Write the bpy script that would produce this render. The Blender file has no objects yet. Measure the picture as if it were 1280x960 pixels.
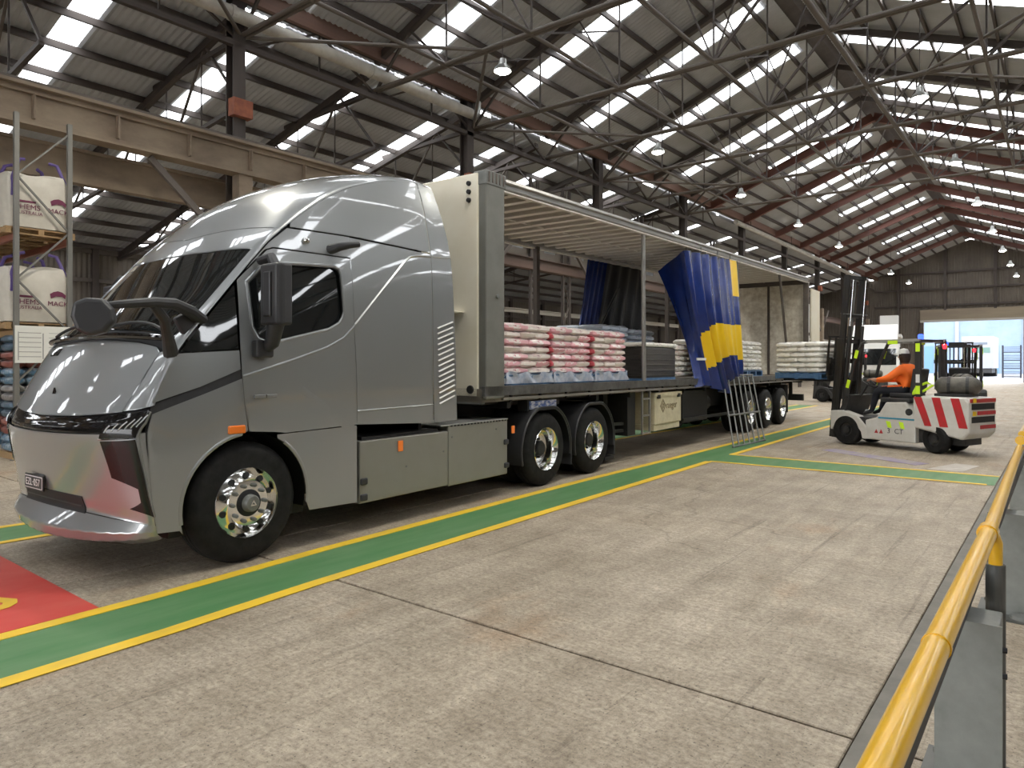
import bpy, bmesh, math, random
from mathutils import Vector, Matrix, Euler
from mathutils.geometry import delaunay_2d_cdt
random.seed(7)
SC=bpy.context.scene
COL=SC.collection
# ------------------------------------------------------------ camera, world, exposure
cam=bpy.data.cameras.new('camera'); camo=bpy.data.objects.new('camera',cam); COL.objects.link(camo)
cam.sensor_width=36; cam.lens=870/1280*36; cam.shift_y=-25/1280
cam.clip_start=.05; cam.clip_end=600
camo.location=(0,0,1.7); camo.rotation_euler=(math.radians(90),0,math.radians(38.418))
SC.camera=camo
W=bpy.data.worlds.new('world'); SC.world=W; W.use_nodes=True
bg=W.node_tree.nodes['Background']; bg.inputs[0].default_value=(.97,.98,1,1); bg.inputs[1].default_value=9.0
vs=SC.view_settings; vs.view_transform='Standard'; vs.look='None'; vs.gamma=1; vs.use_curve_mapping=False
vs.exposure=-.14
R=math.radians
# ------------------------------------------------------------ materials
MATS={}
def mat(name,c,rough=.6,metal=0,c2=None,scale=4,amt=.5,bump=0,bscale=30,coat=0,stretch=(1,1,1),emit=None,emis=0,spec=.5,trans=0,detail=6,world=False):
    if name in MATS: return MATS[name]
    m=bpy.data.materials.new(name); m.use_nodes=True; nt=m.node_tree; b=nt.nodes['Principled BSDF']
    b.inputs['Base Color'].default_value=(*c,1); b.inputs['Roughness'].default_value=rough; b.inputs['Metallic'].default_value=metal
    b.inputs['Specular IOR Level'].default_value=spec
    if coat: b.inputs['Coat Weight'].default_value=coat; b.inputs['Coat Roughness'].default_value=.04
    if trans: b.inputs['Transmission Weight'].default_value=trans
    if emit: b.inputs['Emission Color'].default_value=(*emit,1); b.inputs['Emission Strength'].default_value=emis
    if c2 or bump:
        if world:
            g=nt.nodes.new('ShaderNodeNewGeometry'); co=g.outputs['Position']
        else:
            g=nt.nodes.new('ShaderNodeTexCoord'); co=g.outputs['Object']
        mp=nt.nodes.new('ShaderNodeMapping'); mp.inputs['Scale'].default_value=stretch; nt.links.new(co,mp.inputs[0])
        if c2:
            n=nt.nodes.new('ShaderNodeTexNoise'); n.inputs['Scale'].default_value=scale; n.inputs['Detail'].default_value=detail; n.inputs['Roughness'].default_value=.65
            nt.links.new(mp.outputs[0],n.inputs['Vector'])
            r=nt.nodes.new('ShaderNodeValToRGB'); r.color_ramp.elements[0].position=.5-.25*amt; r.color_ramp.elements[1].position=.5+.25*amt
            r.color_ramp.elements[0].color=(*c,1); r.color_ramp.elements[1].color=(*c2,1)
            nt.links.new(n.outputs[0],r.inputs[0]); nt.links.new(r.outputs[0],b.inputs['Base Color'])
        if bump:
            n2=nt.nodes.new('ShaderNodeTexNoise'); n2.inputs['Scale'].default_value=bscale; n2.inputs['Detail'].default_value=4
            nt.links.new(mp.outputs[0],n2.inputs['Vector'])
            bp=nt.nodes.new('ShaderNodeBump'); bp.inputs['Strength'].default_value=bump; bp.inputs['Distance'].default_value=.01
            nt.links.new(n2.outputs[0],bp.inputs['Height']); nt.links.new(bp.outputs[0],b.inputs['Normal'])
    MATS[name]=m; return m
def skylight_mat():
    m=bpy.data.materials.new('skylight_sheet'); m.use_nodes=True; nt=m.node_tree; nt.nodes.remove(nt.nodes['Principled BSDF'])
    o=nt.nodes['Material Output']; t=nt.nodes.new('ShaderNodeBsdfTransparent'); t.inputs[0].default_value=(.9,.92,.93,1)
    l=nt.nodes.new('ShaderNodeBsdfTranslucent'); l.inputs[0].default_value=(.9,.92,.93,1)
    x=nt.nodes.new('ShaderNodeMixShader'); x.inputs[0].default_value=.3
    nt.links.new(t.outputs[0],x.inputs[1]); nt.links.new(l.outputs[0],x.inputs[2]); nt.links.new(x.outputs[0],o.inputs[0])
    MATS['skylight']=m; return m
def concrete_mat():
    m=bpy.data.materials.new('concrete_floor'); m.use_nodes=True; nt=m.node_tree; b=nt.nodes['Principled BSDF']; L=nt.links.new
    g=nt.nodes.new('ShaderNodeNewGeometry')
    def noise(scale,detail,st,rough=.6):
        mp=nt.nodes.new('ShaderNodeMapping'); mp.inputs['Scale'].default_value=st; L(g.outputs['Position'],mp.inputs[0])
        n=nt.nodes.new('ShaderNodeTexNoise'); n.inputs['Scale'].default_value=scale; n.inputs['Detail'].default_value=detail; n.inputs['Roughness'].default_value=rough
        L(mp.outputs[0],n.inputs['Vector']); return n.outputs[0]
    def ramp(v,p0,p1,a,bb):
        r=nt.nodes.new('ShaderNodeValToRGB'); e=r.color_ramp.elements; e[0].position=p0; e[1].position=p1; e[0].color=(*a,1); e[1].color=(*bb,1); L(v,r.inputs[0]); return r.outputs[0]
    def mul(a,bb,f=1):
        x=nt.nodes.new('ShaderNodeMix'); x.data_type='RGBA'; x.blend_type='MULTIPLY'; x.inputs[0].default_value=f; L(a,x.inputs[6]); L(bb,x.inputs[7]); return x.outputs[2]
    base=ramp(noise(.55,8,(1,1,1),.7),.3,.7,(.46,.39,.30),(.62,.545,.44))
    streak=ramp(noise(2.2,6,(2.4,.35,1),.7),.35,.68,(.74,.72,.70),(1,1,1))
    streak2=ramp(noise(9,5,(.3,3,1),.7),.38,.6,(.84,.83,.81),(1,1,1))
    fine=ramp(noise(30,8,(1,1,1),.85),.38,.58,(.52,.50,.48),(1.08,1.08,1.07))
    spk=ramp(noise(55,2,(1,1,1),.6),.31,.36,(.30,.29,.28),(1,1,1))
    rust=ramp(noise(.8,6,(1,.6,1),.65),.58,.74,(1,1,1),(.98,.80,.66))
    tyre=ramp(noise(3.2,7,(2.6,.07,1),.75),.58,.64,(1,1,1),(.72,.71,.70))
    blot=ramp(noise(1.7,9,(1,1,1),.8),.36,.60,(.76,.74,.71),(1.06,1.06,1.06))
    c=mul(mul(mul(mul(mul(mul(mul(base,streak),streak2),fine),spk),rust),tyre),blot)
    v=nt.nodes.new('ShaderNodeTexVoronoi'); v.feature='DISTANCE_TO_EDGE'; v.inputs['Scale'].default_value=.21
    mp=nt.nodes.new('ShaderNodeMapping'); L(g.outputs['Position'],mp.inputs[0])
    dn=nt.nodes.new('ShaderNodeTexNoise'); dn.inputs['Scale'].default_value=.9; dn.inputs['Detail'].default_value=5; L(mp.outputs[0],dn.inputs['Vector'])
    ad=nt.nodes.new('ShaderNodeVectorMath'); ad.operation='ADD'; L(mp.outputs[0],ad.inputs[0]); L(dn.outputs['Color'],ad.inputs[1]); L(ad.outputs[0],v.inputs['Vector'])
    cr=ramp(v.outputs['Distance'],.0,.004,(.5,.48,.45),(1,1,1))
    gate=ramp(noise(.35,2,(1,1,1)),.5,.56,(1,1,1),(0,0,0))
    mx=nt.nodes.new('ShaderNodeMix'); mx.data_type='RGBA'; mx.blend_type='LIGHTEN'; mx.inputs[0].default_value=1; L(cr,mx.inputs[6]); L(gate,mx.inputs[7])
    c=mul(c,mx.outputs[2],.6)
    L(c,b.inputs['Base Color'])
    ro=nt.nodes.new('ShaderNodeMapRange'); ro.inputs[3].default_value=.42; ro.inputs[4].default_value=.75; L(noise(1.2,5,(1,1,1)),ro.inputs[0]); L(ro.outputs[0],b.inputs['Roughness'])
    bp=nt.nodes.new('ShaderNodeBump'); bp.inputs['Strength'].default_value=.25; bp.inputs['Distance'].default_value=.006; L(noise(45,6,(1,1,1),.75),bp.inputs['Height']); L(bp.outputs[0],b.inputs['Normal'])
    MATS['concrete']=m; return m
skylight_mat(); concrete_mat()
silver=mat('silver_paint',(.30,.312,.315),.24,.6,coat=1.0); silver.node_tree.nodes['Principled BSDF'].inputs['Coat IOR'].default_value=1.85
# fine metallic flake
nt=silver.node_tree; _n=nt.nodes.new('ShaderNodeTexNoise'); _n.inputs['Scale'].default_value=900; _t=nt.nodes.new('ShaderNodeTexCoord'); nt.links.new(_t.outputs['Object'],_n.inputs['Vector'])
_r=nt.nodes.new('ShaderNodeMapRange'); _r.inputs[3].default_value=.24; _r.inputs[4].default_value=.40; nt.links.new(_n.outputs[0],_r.inputs[0]); nt.links.new(_r.outputs[0],nt.nodes['Principled BSDF'].inputs['Roughness'])
gapblack=mat('gap_black',(.008,.008,.009),.6)
gloss_black=mat('gloss_black',(.006,.006,.007),.06,coat=.5)
glass=mat('dark_glass',(.012,.014,.015),.03,spec=.8,coat=.6)
lensdark=mat('lens_dark',(.014,.013,.012),.09,spec=.35)
rubber=mat('tyre_rubber',(.008,.008,.008),.75,c2=(.016,.0155,.015),scale=9,bump=.15,bscale=40,spec=.25)
plastic=mat('black_plastic',(.022,.022,.024),.5,c2=(.03,.03,.033),scale=5)
mudg=mat('mudguard_plastic',(.028,.028,.03),.42)
chassis=mat('chassis_black',(.008,.008,.009),.6,c2=(.015,.0145,.014),scale=6)
chrome=mat('polished_alloy',(.78,.78,.76),.12,1)
greysteel=mat('galvanised_grey',(.22,.225,.215),.5,.5,c2=(.17,.175,.165),scale=7,bump=.05)
boxgrey=mat('battery_box_grey',(.27,.265,.235),.38,.35,c2=(.255,.25,.22),scale=3)
orange=mat('orange_lens',(.95,.22,.02),.25,coat=.6)
white=mat('white_paint',(.78,.78,.76),.4)
cream=mat('cream_panel',(.84,.80,.68),.42,c2=(.76,.70,.55),scale=1.2,amt=.8)
creambox=mat('cream_box',(.62,.56,.40),.45,c2=(.5,.44,.3),scale=5)
rail_al=mat('rail_aluminium',(.40,.39,.37),.38,.7,c2=(.27,.26,.245),scale=3,stretch=(6,.4,6))
roofliner=mat('roof_liner',(.17,.16,.15),.6,c2=(.12,.11,.10),scale=2,amt=.8)
ribm=mat('roof_bow_metal',(.72,.69,.64),.5,.1,c2=(.54,.50,.45),scale=4)
deckm=mat('deck_edge_steel',(.16,.16,.155),.45,.6,c2=(.09,.088,.085),scale=5)
doorwhite=mat('worn_white_door',(.80,.77,.67),.6,c2=(.42,.36,.27),scale=6,amt=.9,detail=10)
blue_pvc=mat('blue_pvc',(.012,.034,.20),.26,c2=(.008,.022,.13),scale=2,coat=.25)
yellow_pvc=mat('yellow_pvc',(.86,.56,.01),.36,coat=.2)
black_pvc=mat('black_pvc',(.007,.008,.012),.5)
yellow=mat('yellow_railing',(.88,.50,.012),.28,c2=(.84,.46,.012),scale=2.5,amt=1.2,coat=.4,bump=.04,bscale=20)
ypaint=mat('yellow_floor_paint',(.92,.60,.02),.5,c2=(.74,.50,.06),scale=7,amt=.8,world=True,detail=10,stretch=(1,.4,1))
gpaint=mat('green_floor_paint',(.05,.19,.055),.5,c2=(.15,.27,.13),scale=2.6,amt=1.1,world=True,detail=10,stretch=(2.2,.35,1))
rpaint=mat('red_floor_paint',(.62,.03,.025),.45,c2=(.66,.12,.09),scale=2.5,amt=1,world=True,detail=9,stretch=(1,.5,1))
steel_dk=mat('old_brown_steel',(.062,.050,.045),.65,.2,c2=(.105,.085,.074),scale=3,amt=1)
steel_md=mat('old_grey_steel',(.16,.135,.115),.6,.2,c2=(.105,.087,.073),scale=3,amt=1)
steel_red=mat('red_oxide_steel',(.20,.07,.05),.65,c2=(.12,.055,.042),scale=2,amt=1)
beam_tan=mat('dusty_crane_beam',(.35,.275,.195),.75,c2=(.17,.125,.088),scale=1.6,amt=.9,detail=10,stretch=(1,.5,1))
rustblock=mat('rust_bracket',(.36,.12,.06),.8,c2=(.25,.08,.05),scale=6)
roofsheet=mat('roof_sheet',(.53,.545,.565),.62,.1,c2=(.37,.375,.385),scale=.5,amt=.9,detail=8)
wallsheet=mat('wall_sheet',(.20,.17,.135),.65,.15,c2=(.12,.10,.082),scale=.6,amt=1,detail=8)
wallpale=mat('translucent_wall_sheet',(.50,.47,.42),.6,c2=(.38,.35,.31),scale=1)
pipe_w=mat('pale_pipe',(.56,.53,.47),.55,c2=(.44,.41,.36),scale=3)
lamp_al=mat('lamp_aluminium',(.45,.45,.43),.35,.8)
lamp_em=mat('lamp_glow',(1,1,1),.5,emit=(1,.97,.82),emis=40)
timber=mat('pallet_timber',(.42,.27,.13),.75,c2=(.30,.19,.09),scale=8,stretch=(1,6,6))
ply_blue=mat('blue_pallet',(.05,.13,.27),.65,c2=(.09,.18,.32),scale=6)
wrap=mat('stretch_wrap',(.60,.63,.68),.2,c2=(.22,.30,.44),scale=7,amt=.9,coat=.6)
hivis=mat('orange_hivis',(.95,.17,.015),.7,bump=.1,bscale=15)
fluoro=mat('fluoro_tape',(.62,.90,.03),.5,emit=(.6,.9,.05),emis=.0)
skinm=mat('skin',(.48,.27,.19),.55)
navy=mat('navy_trousers',(.012,.014,.022),.8,bump=.15,bscale=14)
fk_white=mat('forklift_white',(.62,.61,.57),.42,c2=(.52,.50,.45),scale=4,amt=.8)
fk_red=mat('forklift_red',(.52,.02,.03),.42,c2=(.40,.03,.03),scale=9)
fk_dark=mat('forklift_black',(.018,.018,.019),.55,c2=(.035,.034,.033),scale=5)
mast_st=mat('mast_steel',(.06,.058,.055),.45,.6,c2=(.035,.033,.032),scale=4)
# ------------------------------------------------------------ object helpers
REL={}
def tag(o,label=None,cat=None,group=None,kind=None):
    if label: o['label']=label
    if cat: o['category']=cat
    if group: o['group']=group
    if kind: o['kind']=kind
    return o
def thing(name,label,cat,loc=(0,0,0),rotz=0,group=None,kind=None):
    o=bpy.data.objects.new(name,None); COL.objects.link(o); o.location=loc; o.rotation_euler=(0,0,rotz); o.empty_display_size=.1
    tag(o,label,cat,group,kind); REL[o.name]=Matrix(); return o
def link(name,me,parent=None,M=None,m=None):
    o=bpy.data.objects.new(name,me); COL.objects.link(o)
    M=M or Matrix()
    if parent is not None:
        o.parent=parent; o.matrix_parent_inverse=REL[parent.name].inverted()
    o.matrix_basis=M; REL[o.name]=M.copy()
    if m is not None and len(me.materials)==0: me.materials.append(m)
    return o
class MB:
    def __init__(s): s.v=[]; s.f=[]; s.mi=[]
    def add(s,vs,fs,mi=0):
        b=len(s.v); s.v+= [tuple(v) for v in vs]
        for f in fs: s.f.append([b+i for i in f]); s.mi.append(mi)
    def box(s,c,d,rot=None,mi=0):
        x,y,z=[k/2 for k in d]; vs=[Vector((i*x,j*y,k*z)) for i in(-1,1) for j in(-1,1) for k in(-1,1)]
        if rot is not None: vs=[rot@v for v in vs]
        c=Vector(c); s.add([v+c for v in vs],[(0,1,3,2),(4,6,7,5),(0,4,5,1),(2,3,7,6),(0,2,6,4),(1,5,7,3)],mi); return s
    def box2(s,a,b,mi=0):
        return s.box([(p+q)/2 for p,q in zip(a,b)],[abs(q-p) for p,q in zip(a,b)],mi=mi)
    def prism(s,poly,axis,a,b,mi=0):  # poly in the other two coords
        def mk(p,t):
            if axis=='x': return (t,p[0],p[1])
            if axis=='y': return (p[0],t,p[1])
            return (p[0],p[1],t)
        n=len(poly); vs=[mk(p,a) for p in poly]+[mk(p,b) for p in poly]
        s.add(vs,[tuple(range(n))[::-1],tuple(range(n,2*n))]+[(i,(i+1)%n,n+(i+1)%n,n+i) for i in range(n)],mi); return s
    def tube(s,pts,r,n=10,closed=False,caps=True,mi=0):
        pts=[Vector(p) for p in pts]; N=len(pts); rs=r if isinstance(r,(list,tuple)) else [r]*N
        vs=[]; up=None
        for i,p in enumerate(pts):
            if closed: t=(pts[(i+1)%N]-pts[i-1]).normalized()
            else: t=(pts[min(i+1,N-1)]-pts[max(i-1,0)]).normalized()
            if up is None: up=Vector((0,0,1)) if abs(t.z)<.9 else Vector((1,0,0))
            a=t.cross(up).normalized(); b2=a.cross(t).normalized(); up=b2
            for k in range(n):
                an=2*math.pi*k/n; vs.append(p+(a*math.cos(an)+b2*math.sin(an))*rs[i])
        fs=[]
        for i in range(N if closed else N-1):
            j=(i+1)%N
            for k in range(n): fs.append((i*n+k,i*n+(k+1)%n,j*n+(k+1)%n,j*n+k))
        if caps and not closed: fs+= [tuple(range(n))[::-1],tuple((N-1)*n+k for k in range(n))]
        s.add(vs,fs,mi); return s
    def lathe(s,prof,n=32,axis='x',c=(0,0,0),close=False,mi=0):  # prof list of (t along axis, r)
        vs=[]; c=Vector(c)
        for t,r in prof:
            for k in range(n):
                an=2*math.pi*k/n; u,w=r*math.cos(an),r*math.sin(an)
                vs.append(c+Vector((t,u,w) if axis=='x' else ((u,t,w) if axis=='y' else (u,w,t))))
        P=len(prof); fs=[]
        for i in range(P if close else P-1):
            j=(i+1)%P
            for k in range(n): fs.append((i*n+k,i*n+(k+1)%n,j*n+(k+1)%n,j*n+k))
        s.add(vs,fs,mi); return s
    def grid(s,fn,nu,nv,mi=0):
        vs=[fn(i/nu,j/nv) for i in range(nu+1) for j in range(nv+1)]
        s.add(vs,[(i*(nv+1)+j,(i+1)*(nv+1)+j,(i+1)*(nv+1)+j+1,i*(nv+1)+j+1) for i in range(nu) for j in range(nv)],mi); return s
    def mesh(s,name,ms,smooth=False,ang=35,fix=True):
        me=bpy.data.meshes.new(name); me.from_pydata(s.v,[],s.f)
        for m in (ms if isinstance(ms,(list,tuple)) else [ms]): me.materials.append(m)
        if max(s.mi,default=0)>0: me.polygons.foreach_set('material_index',s.mi)
        if fix:
            bm=bmesh.new(); bm.from_mesh(me); bmesh.ops.recalc_face_normals(bm,faces=bm.faces); bm.to_mesh(me); bm.free()
        if smooth:
            me.polygons.foreach_set('use_smooth',[True]*len(me.polygons)); me.set_sharp_from_angle(angle=R(ang))
        me.update(); return me
    def build(s,name,m,parent=None,smooth=False,M=None,bevel=0,ang=35,seg=2):
        o=link(name,s.mesh(name,m,smooth,ang),parent,M)
        if bevel:
            b=o.modifiers.new('bevel','BEVEL'); b.width=bevel; b.segments=seg; b.limit_method='ANGLE'; b.angle_limit=R(40)
        return o
UB={};
def unit_box(m):
    k=('b',m.name)
    if k not in UB: UB[k]=MB().box((0,0,0),(1,1,1)).mesh('bar',m)
    return UB[k]
def unit_cyl(m,n=10):
    k=('c',m.name,n)
    if k not in UB: UB[k]=MB().tube([(0,0,-.5),(0,0,.5)],.5,n).mesh('rod',m,True,60)
    return UB[k]
def seg_matrix(p0,p1,w,h,up=(0,0,1)):
    p0=Vector(p0);p1=Vector(p1); d=p1-p0; L=d.length; z=d/L; u=Vector(up)
    if abs(z.dot(u))>.99: u=Vector((0,1,0)) if abs(z.y)<.9 else Vector((1,0,0))
    x=u.cross(z).normalized(); y=z.cross(x)
    M=Matrix((x,y,z)).transposed().to_4x4(); M.translation=(p0+p1)/2
    return M@Matrix.Diagonal((w,h,L,1))
def bar(name,p0,p1,w,h,m,parent,up=(0,0,1)): return link(name,unit_box(m),parent,seg_matrix(p0,p1,w,h,up))
def rod(name,p0,p1,r,m,parent,n=10): return link(name,unit_cyl(m,n),parent,seg_matrix(p0,p1,2*r,2*r))
def bbox(name,a,b,m,parent,bevel=0): return MB().box2(a,b).build(name,m,parent,bevel=bevel)
IB={}
def ibeam_mesh(m,w,h,t=.02,tf=.03):
    k=('i',m.name,w,h)
    if k not in IB:
        P=[(-w/2,-h/2),(w/2,-h/2),(w/2,-h/2+tf),(t/2,-h/2+tf),(t/2,h/2-tf),(w/2,h/2-tf),(w/2,h/2),(-w/2,h/2),(-w/2,h/2-tf),(-t/2,h/2-tf),(-t/2,-h/2+tf),(-w/2,-h/2+tf)]
        IB[k]=MB().prism(P,'z',-.5,.5).mesh('i_beam',m)
    return IB[k]
def ibeam(name,p0,p1,w,h,m,parent,up=(0,0,1)): return link(name,ibeam_mesh(m,w,h),parent,seg_matrix(p0,p1,1,1,up))
def kids(o): return [c for c in bpy.data.objects if c.parent==o]
CH={}
def copy_tree(o,parent=None,index=None):
    if index is None:
        index={}
        for c in bpy.data.objects:
            if c.parent: index.setdefault(c.parent.name,[]).append(c)
    c=o.copy(); COL.objects.link(c); c.parent=parent
    if parent is not None: c.matrix_parent_inverse=o.matrix_parent_inverse.copy()
    REL[c.name]=REL[o.name].copy()
    for ch in index.get(o.name,[]): copy_tree(ch,c,index)
    return c
def text_obj(name,body,size,m,parent,M,depth=.002,align='CENTER'):
    cu=bpy.data.curves.new(name,'FONT'); cu.body=body; cu.size=size; cu.extrude=depth; cu.align_x=align; cu.align_y='CENTER'; cu.resolution_u=3
    t=bpy.data.objects.new('tmp',cu); COL.objects.link(t)
    me=bpy.data.meshes.new_from_object(t.evaluated_get(bpy.context.evaluated_depsgraph_get())); bpy.data.objects.remove(t); bpy.data.curves.remove(cu)
    me.name=name; me.materials.clear(); me.materials.append(m)
    return link(name,me,parent,M)
def face_matrix(origin,right,up):
    r=Vector(right).normalized(); u=Vector(up).normalized(); n=r.cross(u)
    M=Matrix((r,u,n)).transposed().to_4x4(); M.translation=Vector(origin); return M
ORD=['first','second','third','fourth','fifth','sixth','seventh','eighth','ninth','tenth','eleventh','twelfth','thirteenth','fourteenth','fifteenth','sixteenth','seventeenth','eighteenth','nineteenth','twentieth']
# ------------------------------------------------------------ the shed
XR,ZR=-7.0,13.6; XL,XE=-15.2,1.2; SL=.387
def zroof(x): return ZR-SL*abs(x-XR)
ZE=zroof(XL)
XW=-32.0; ZT=10.2; SLW=.22
def zlean(x): return ZT-SLW*(-x-15.6)
Y0,Y1=-14.0,79.0
# floor
floor=thing('floor','worn grey concrete shed floor with painted walkways',None,kind='structure')
MB().box2((-60,-40,-.30),(40,200,-.03)).build('sub_base',gapblack,floor)
xs=[-34,-27,-20,-13,-6.05,-.74,6,13,20]; ys=[-14.0,-4.8,3.44,11.68,19.9,28.1,36.4,44.6,52.8,61,69.2,79]
for i in range(len(xs)-1):
    for j in range(len(ys)-1):
        g=.011
        MB().box2((xs[i]+g,ys[j]+g,-.2),(xs[i+1]-g,ys[j+1]-g,0)).build('slab',MATS['concrete'],floor,bevel=.006,seg=1)
MB().box2((-60,79.0,-.2),(40,200,-.005)).build('outdoor_apron',mat('apron',(.15,.16,.18),.8,c2=(.12,.13,.15),scale=.5,world=True),floor)
MB().box2((-60,-40,-.2),(40,-14,-.005)).build('outdoor_apron',MATS['apron'],floor)
def ribbon(name,pts,w,m,z):  # painted strip following a centre polyline on the floor
    mb=MB(); vs=[]
    P=[Vector((p[0],p[1],0)) for p in pts]
    for i,p in enumerate(P):
        t=(P[min(i+1,len(P)-1)]-P[max(i-1,0)]).normalized(); n=Vector((t.y,-t.x,0))
        a=p-n*w/2; b=p+n*w/2; vs+=[(a.x,a.y,z),(b.x,b.y,z),(a.x,a.y,z-.004),(b.x,b.y,z-.004)]
    fs=[]
    for i in range(len(P)-1):
        a=i*4; b=a+4; fs+=[(a,a+1,b+1,b),(a,b,b+2,a+2),(a+1,a+3,b+3,b+1)]
    mb.add(vs,fs); return mb.build(name,m,floor)
def area(name,poly,m,z): return MB().prism(poly,'z',z-.004,z).build(name,m,floor)
LL=[(-4.90,-10),(-5.13,0),(-5.20,2.4),(-5.31,3.9),(-5.48,8.4),(-5.50,11),(-5.58,16),(-5.66,23),(-5.9,38)]
LR=[(-4.15,-10),(-4.38,0),(-4.45,2.1),(-4.54,3.3),(-4.68,7.1),(-4.84,11.62)]
LR2=[(-4.86,12.75),(-4.98,18),(-5.05,22),(-5.3,38)]
area('green_walkway',[p for p in LL]+[(-5.3,38),(-4.98,18),(-4.84,11.62)]+LR[::-1][1:],gpaint,.004)
area('green_walkway',[(-4.87,11.66),(-.76,11.80),(-.76,12.72),(-4.9,12.75)],gpaint,.0045)
ribbon('yellow_line',LL,.12,ypaint,.008); ribbon('yellow_line',LR,.12,ypaint,.008); ribbon('yellow_line',LR2,.12,ypaint,.008)
ribbon('yellow_line',[(-4.84,11.66),(-.85,11.80)],.09,ypaint,.009); ribbon('yellow_line',[(-4.90,12.75),(-.76,12.75)],.09,ypaint,.009)
area('red_panel',[(-5.22,-3),(-5.26,2.01),(-7.4,2.01),(-7.4,-3)],rpaint,.004)
text_obj('floor_lettering','S',.98,ypaint,floor,face_matrix((-6.03,1.52,.008),(0,1,0),(-1,0,0)),.001)
area('green_walkway',[(-7.9,-8),(-7.9,30),(-8.65,30),(-8.65,-8)],gpaint,.004)
ribbon('yellow_line',[(-7.9,-8),(-7.9,30)],.10,ypaint,.008); ribbon('yellow_line',[(-8.65,-8),(-8.65,30)],.10,ypaint,.008)
area('drain_strip',[(-.74,-10),(-.62,-10),(-.62,60),(-.74,60)],mat('kerb_grey',(.20,.185,.16),.7,c2=(.15,.14,.12),scale=4,world=True),.006)
area('purple_paint_mark',[(-3.75,14.55),(-1.95,13.35),(-1.8,13.7),(-3.6,14.95)],mat('purple_smear',(.27,.22,.36),.6,c2=(.36,.325,.29),scale=4,amt=.5,world=True),.003)
area('white_paint_mark',[(-1.75,13.0),(-1.25,13.0),(-1.1,13.9),(-1.45,14.0)],mat('white_smear',(.55,.52,.48),.6,c2=(.38,.34,.29),scale=5,amt=.8,world=True),.003)
# roof
def corr(name,p00,p10,p01,pitch,amp,m,parent):
    n=max(2,int((Vector(p10)-Vector(p00)).length/pitch*2)); mb=MB(); a=Vector(p00);u=Vector(p10)-a;v=Vector(p01)-a; nn=u.cross(v).normalized(); vs=[]
    for i in range(n+1):
        o=a+u*(i/n)+nn*(amp if i%2 else -amp); vs+=[o,o+v]
    mb.add(vs,[(2*i,2*i+2,2*i+3,2*i+1) for i in range(n)]); return mb.build(name,m,parent)
ceil=thing('ceiling','corrugated iron shed roof with long skylight strips',None,kind='structure')
SM=[(-10.9,.80),(-6.5,.80),(-2.2,.80),(1.9,.80),(6.0,.80),(10.1,.80),(14.2,.80),(18.35,.80),(22.55,.80),(26.6,.80),(31.4,.80),(33.6,.8),(36.4,.9),(38.8,.8),(43,.9),(45.2,.8),(48.2,.9),(50.6,.8),(53.9,.9),(56.2,.8),(58.6,.9),(62.4,.9),(64.6,.8),(68.9,.9),(71.2,.8),(75.1,.9)]
def slope(x0,z0,x1,z1,strips,pn,xs0d,xs1,far=None,yfar=32.5):
    """roof slope from low edge (x0) to high edge (x1); strips occupy xs0..xs1 of the slope fraction"""
    y=Y0; P=lambda f,yy:(x0+(x1-x0)*f,yy,z0+(z1-z0)*f)
    for yc,w in strips:
        xs0=far if (far and yc>yfar) else xs0d
        corr('roof_sheet',P(0,y),P(0,yc-w/2),P(1,y),.17,.018,roofsheet,ceil)
        corr('skylight',P(xs0,yc-w/2),P(xs0,yc+w/2),P(xs1,yc-w/2),.17,.018,MATS['skylight'],ceil)
        if xs0>0: corr('roof_sheet',P(0,yc-w/2),P(0,yc+w/2),P(xs0,yc-w/2),.17,.018,roofsheet,ceil)
        if xs1<1: corr('roof_sheet',P(xs1,yc-w/2),P(xs1,yc+w/2),P(1,yc-w/2),.17,.018,roofsheet,ceil)
        y=yc+w/2
    corr('roof_sheet',P(0,y),P(0,Y1),P(1,y),.17,.018,roofsheet,ceil)
    for k in range(pn):
        f=(k+.35)/pn; q0=Vector(P(f,Y0))-Vector((0,0,.12)); q1=Vector(P(f,Y1))-Vector((0,0,.12)); bar('purlin',q0,q1,.07,.17,steel_dk,ceil)
slope(XL-.3,zroof(XL-.3),XR-.35,zroof(XR-.35),SM,9,.13,.97,.45)
slope(XE+.3,zroof(XE+.3),XR+.35,zroof(XR+.35),SM,9,.13,.97)
MB().prism([(XR-.75,ZR-.20),(XR,ZR+.08),(XR+.75,ZR-.20),(XR+.75,ZR-.16),(XR,ZR+.14),(XR-.75,ZR-.16)],'y',Y0,Y1).build('ridge_cap',steel_dk,ceil)
SLN=[(-7.6,.66),(-4.1,.66),(-.6,.66),(2.9,.66),(6.4,.66),(10.0,.66),(13.5,.66),(17.0,.66),(20.5,.6),(24,.6),(29,.6),(34,.6),(39,.6),(44,.6),(49,.6),(54,.6),(60,.6),(66,.6),(72,.6)]
slope(XW,zlean(XW),-15.55,zlean(-15.55),SLN,13,.05,.93,.66,18)
XWR=18.0
slope(XWR,zlean(-XWR-14.0),1.55,zlean(-15.55),[(-8+6*k,.8) for k in range(14)],6,.2,.9)
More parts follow.
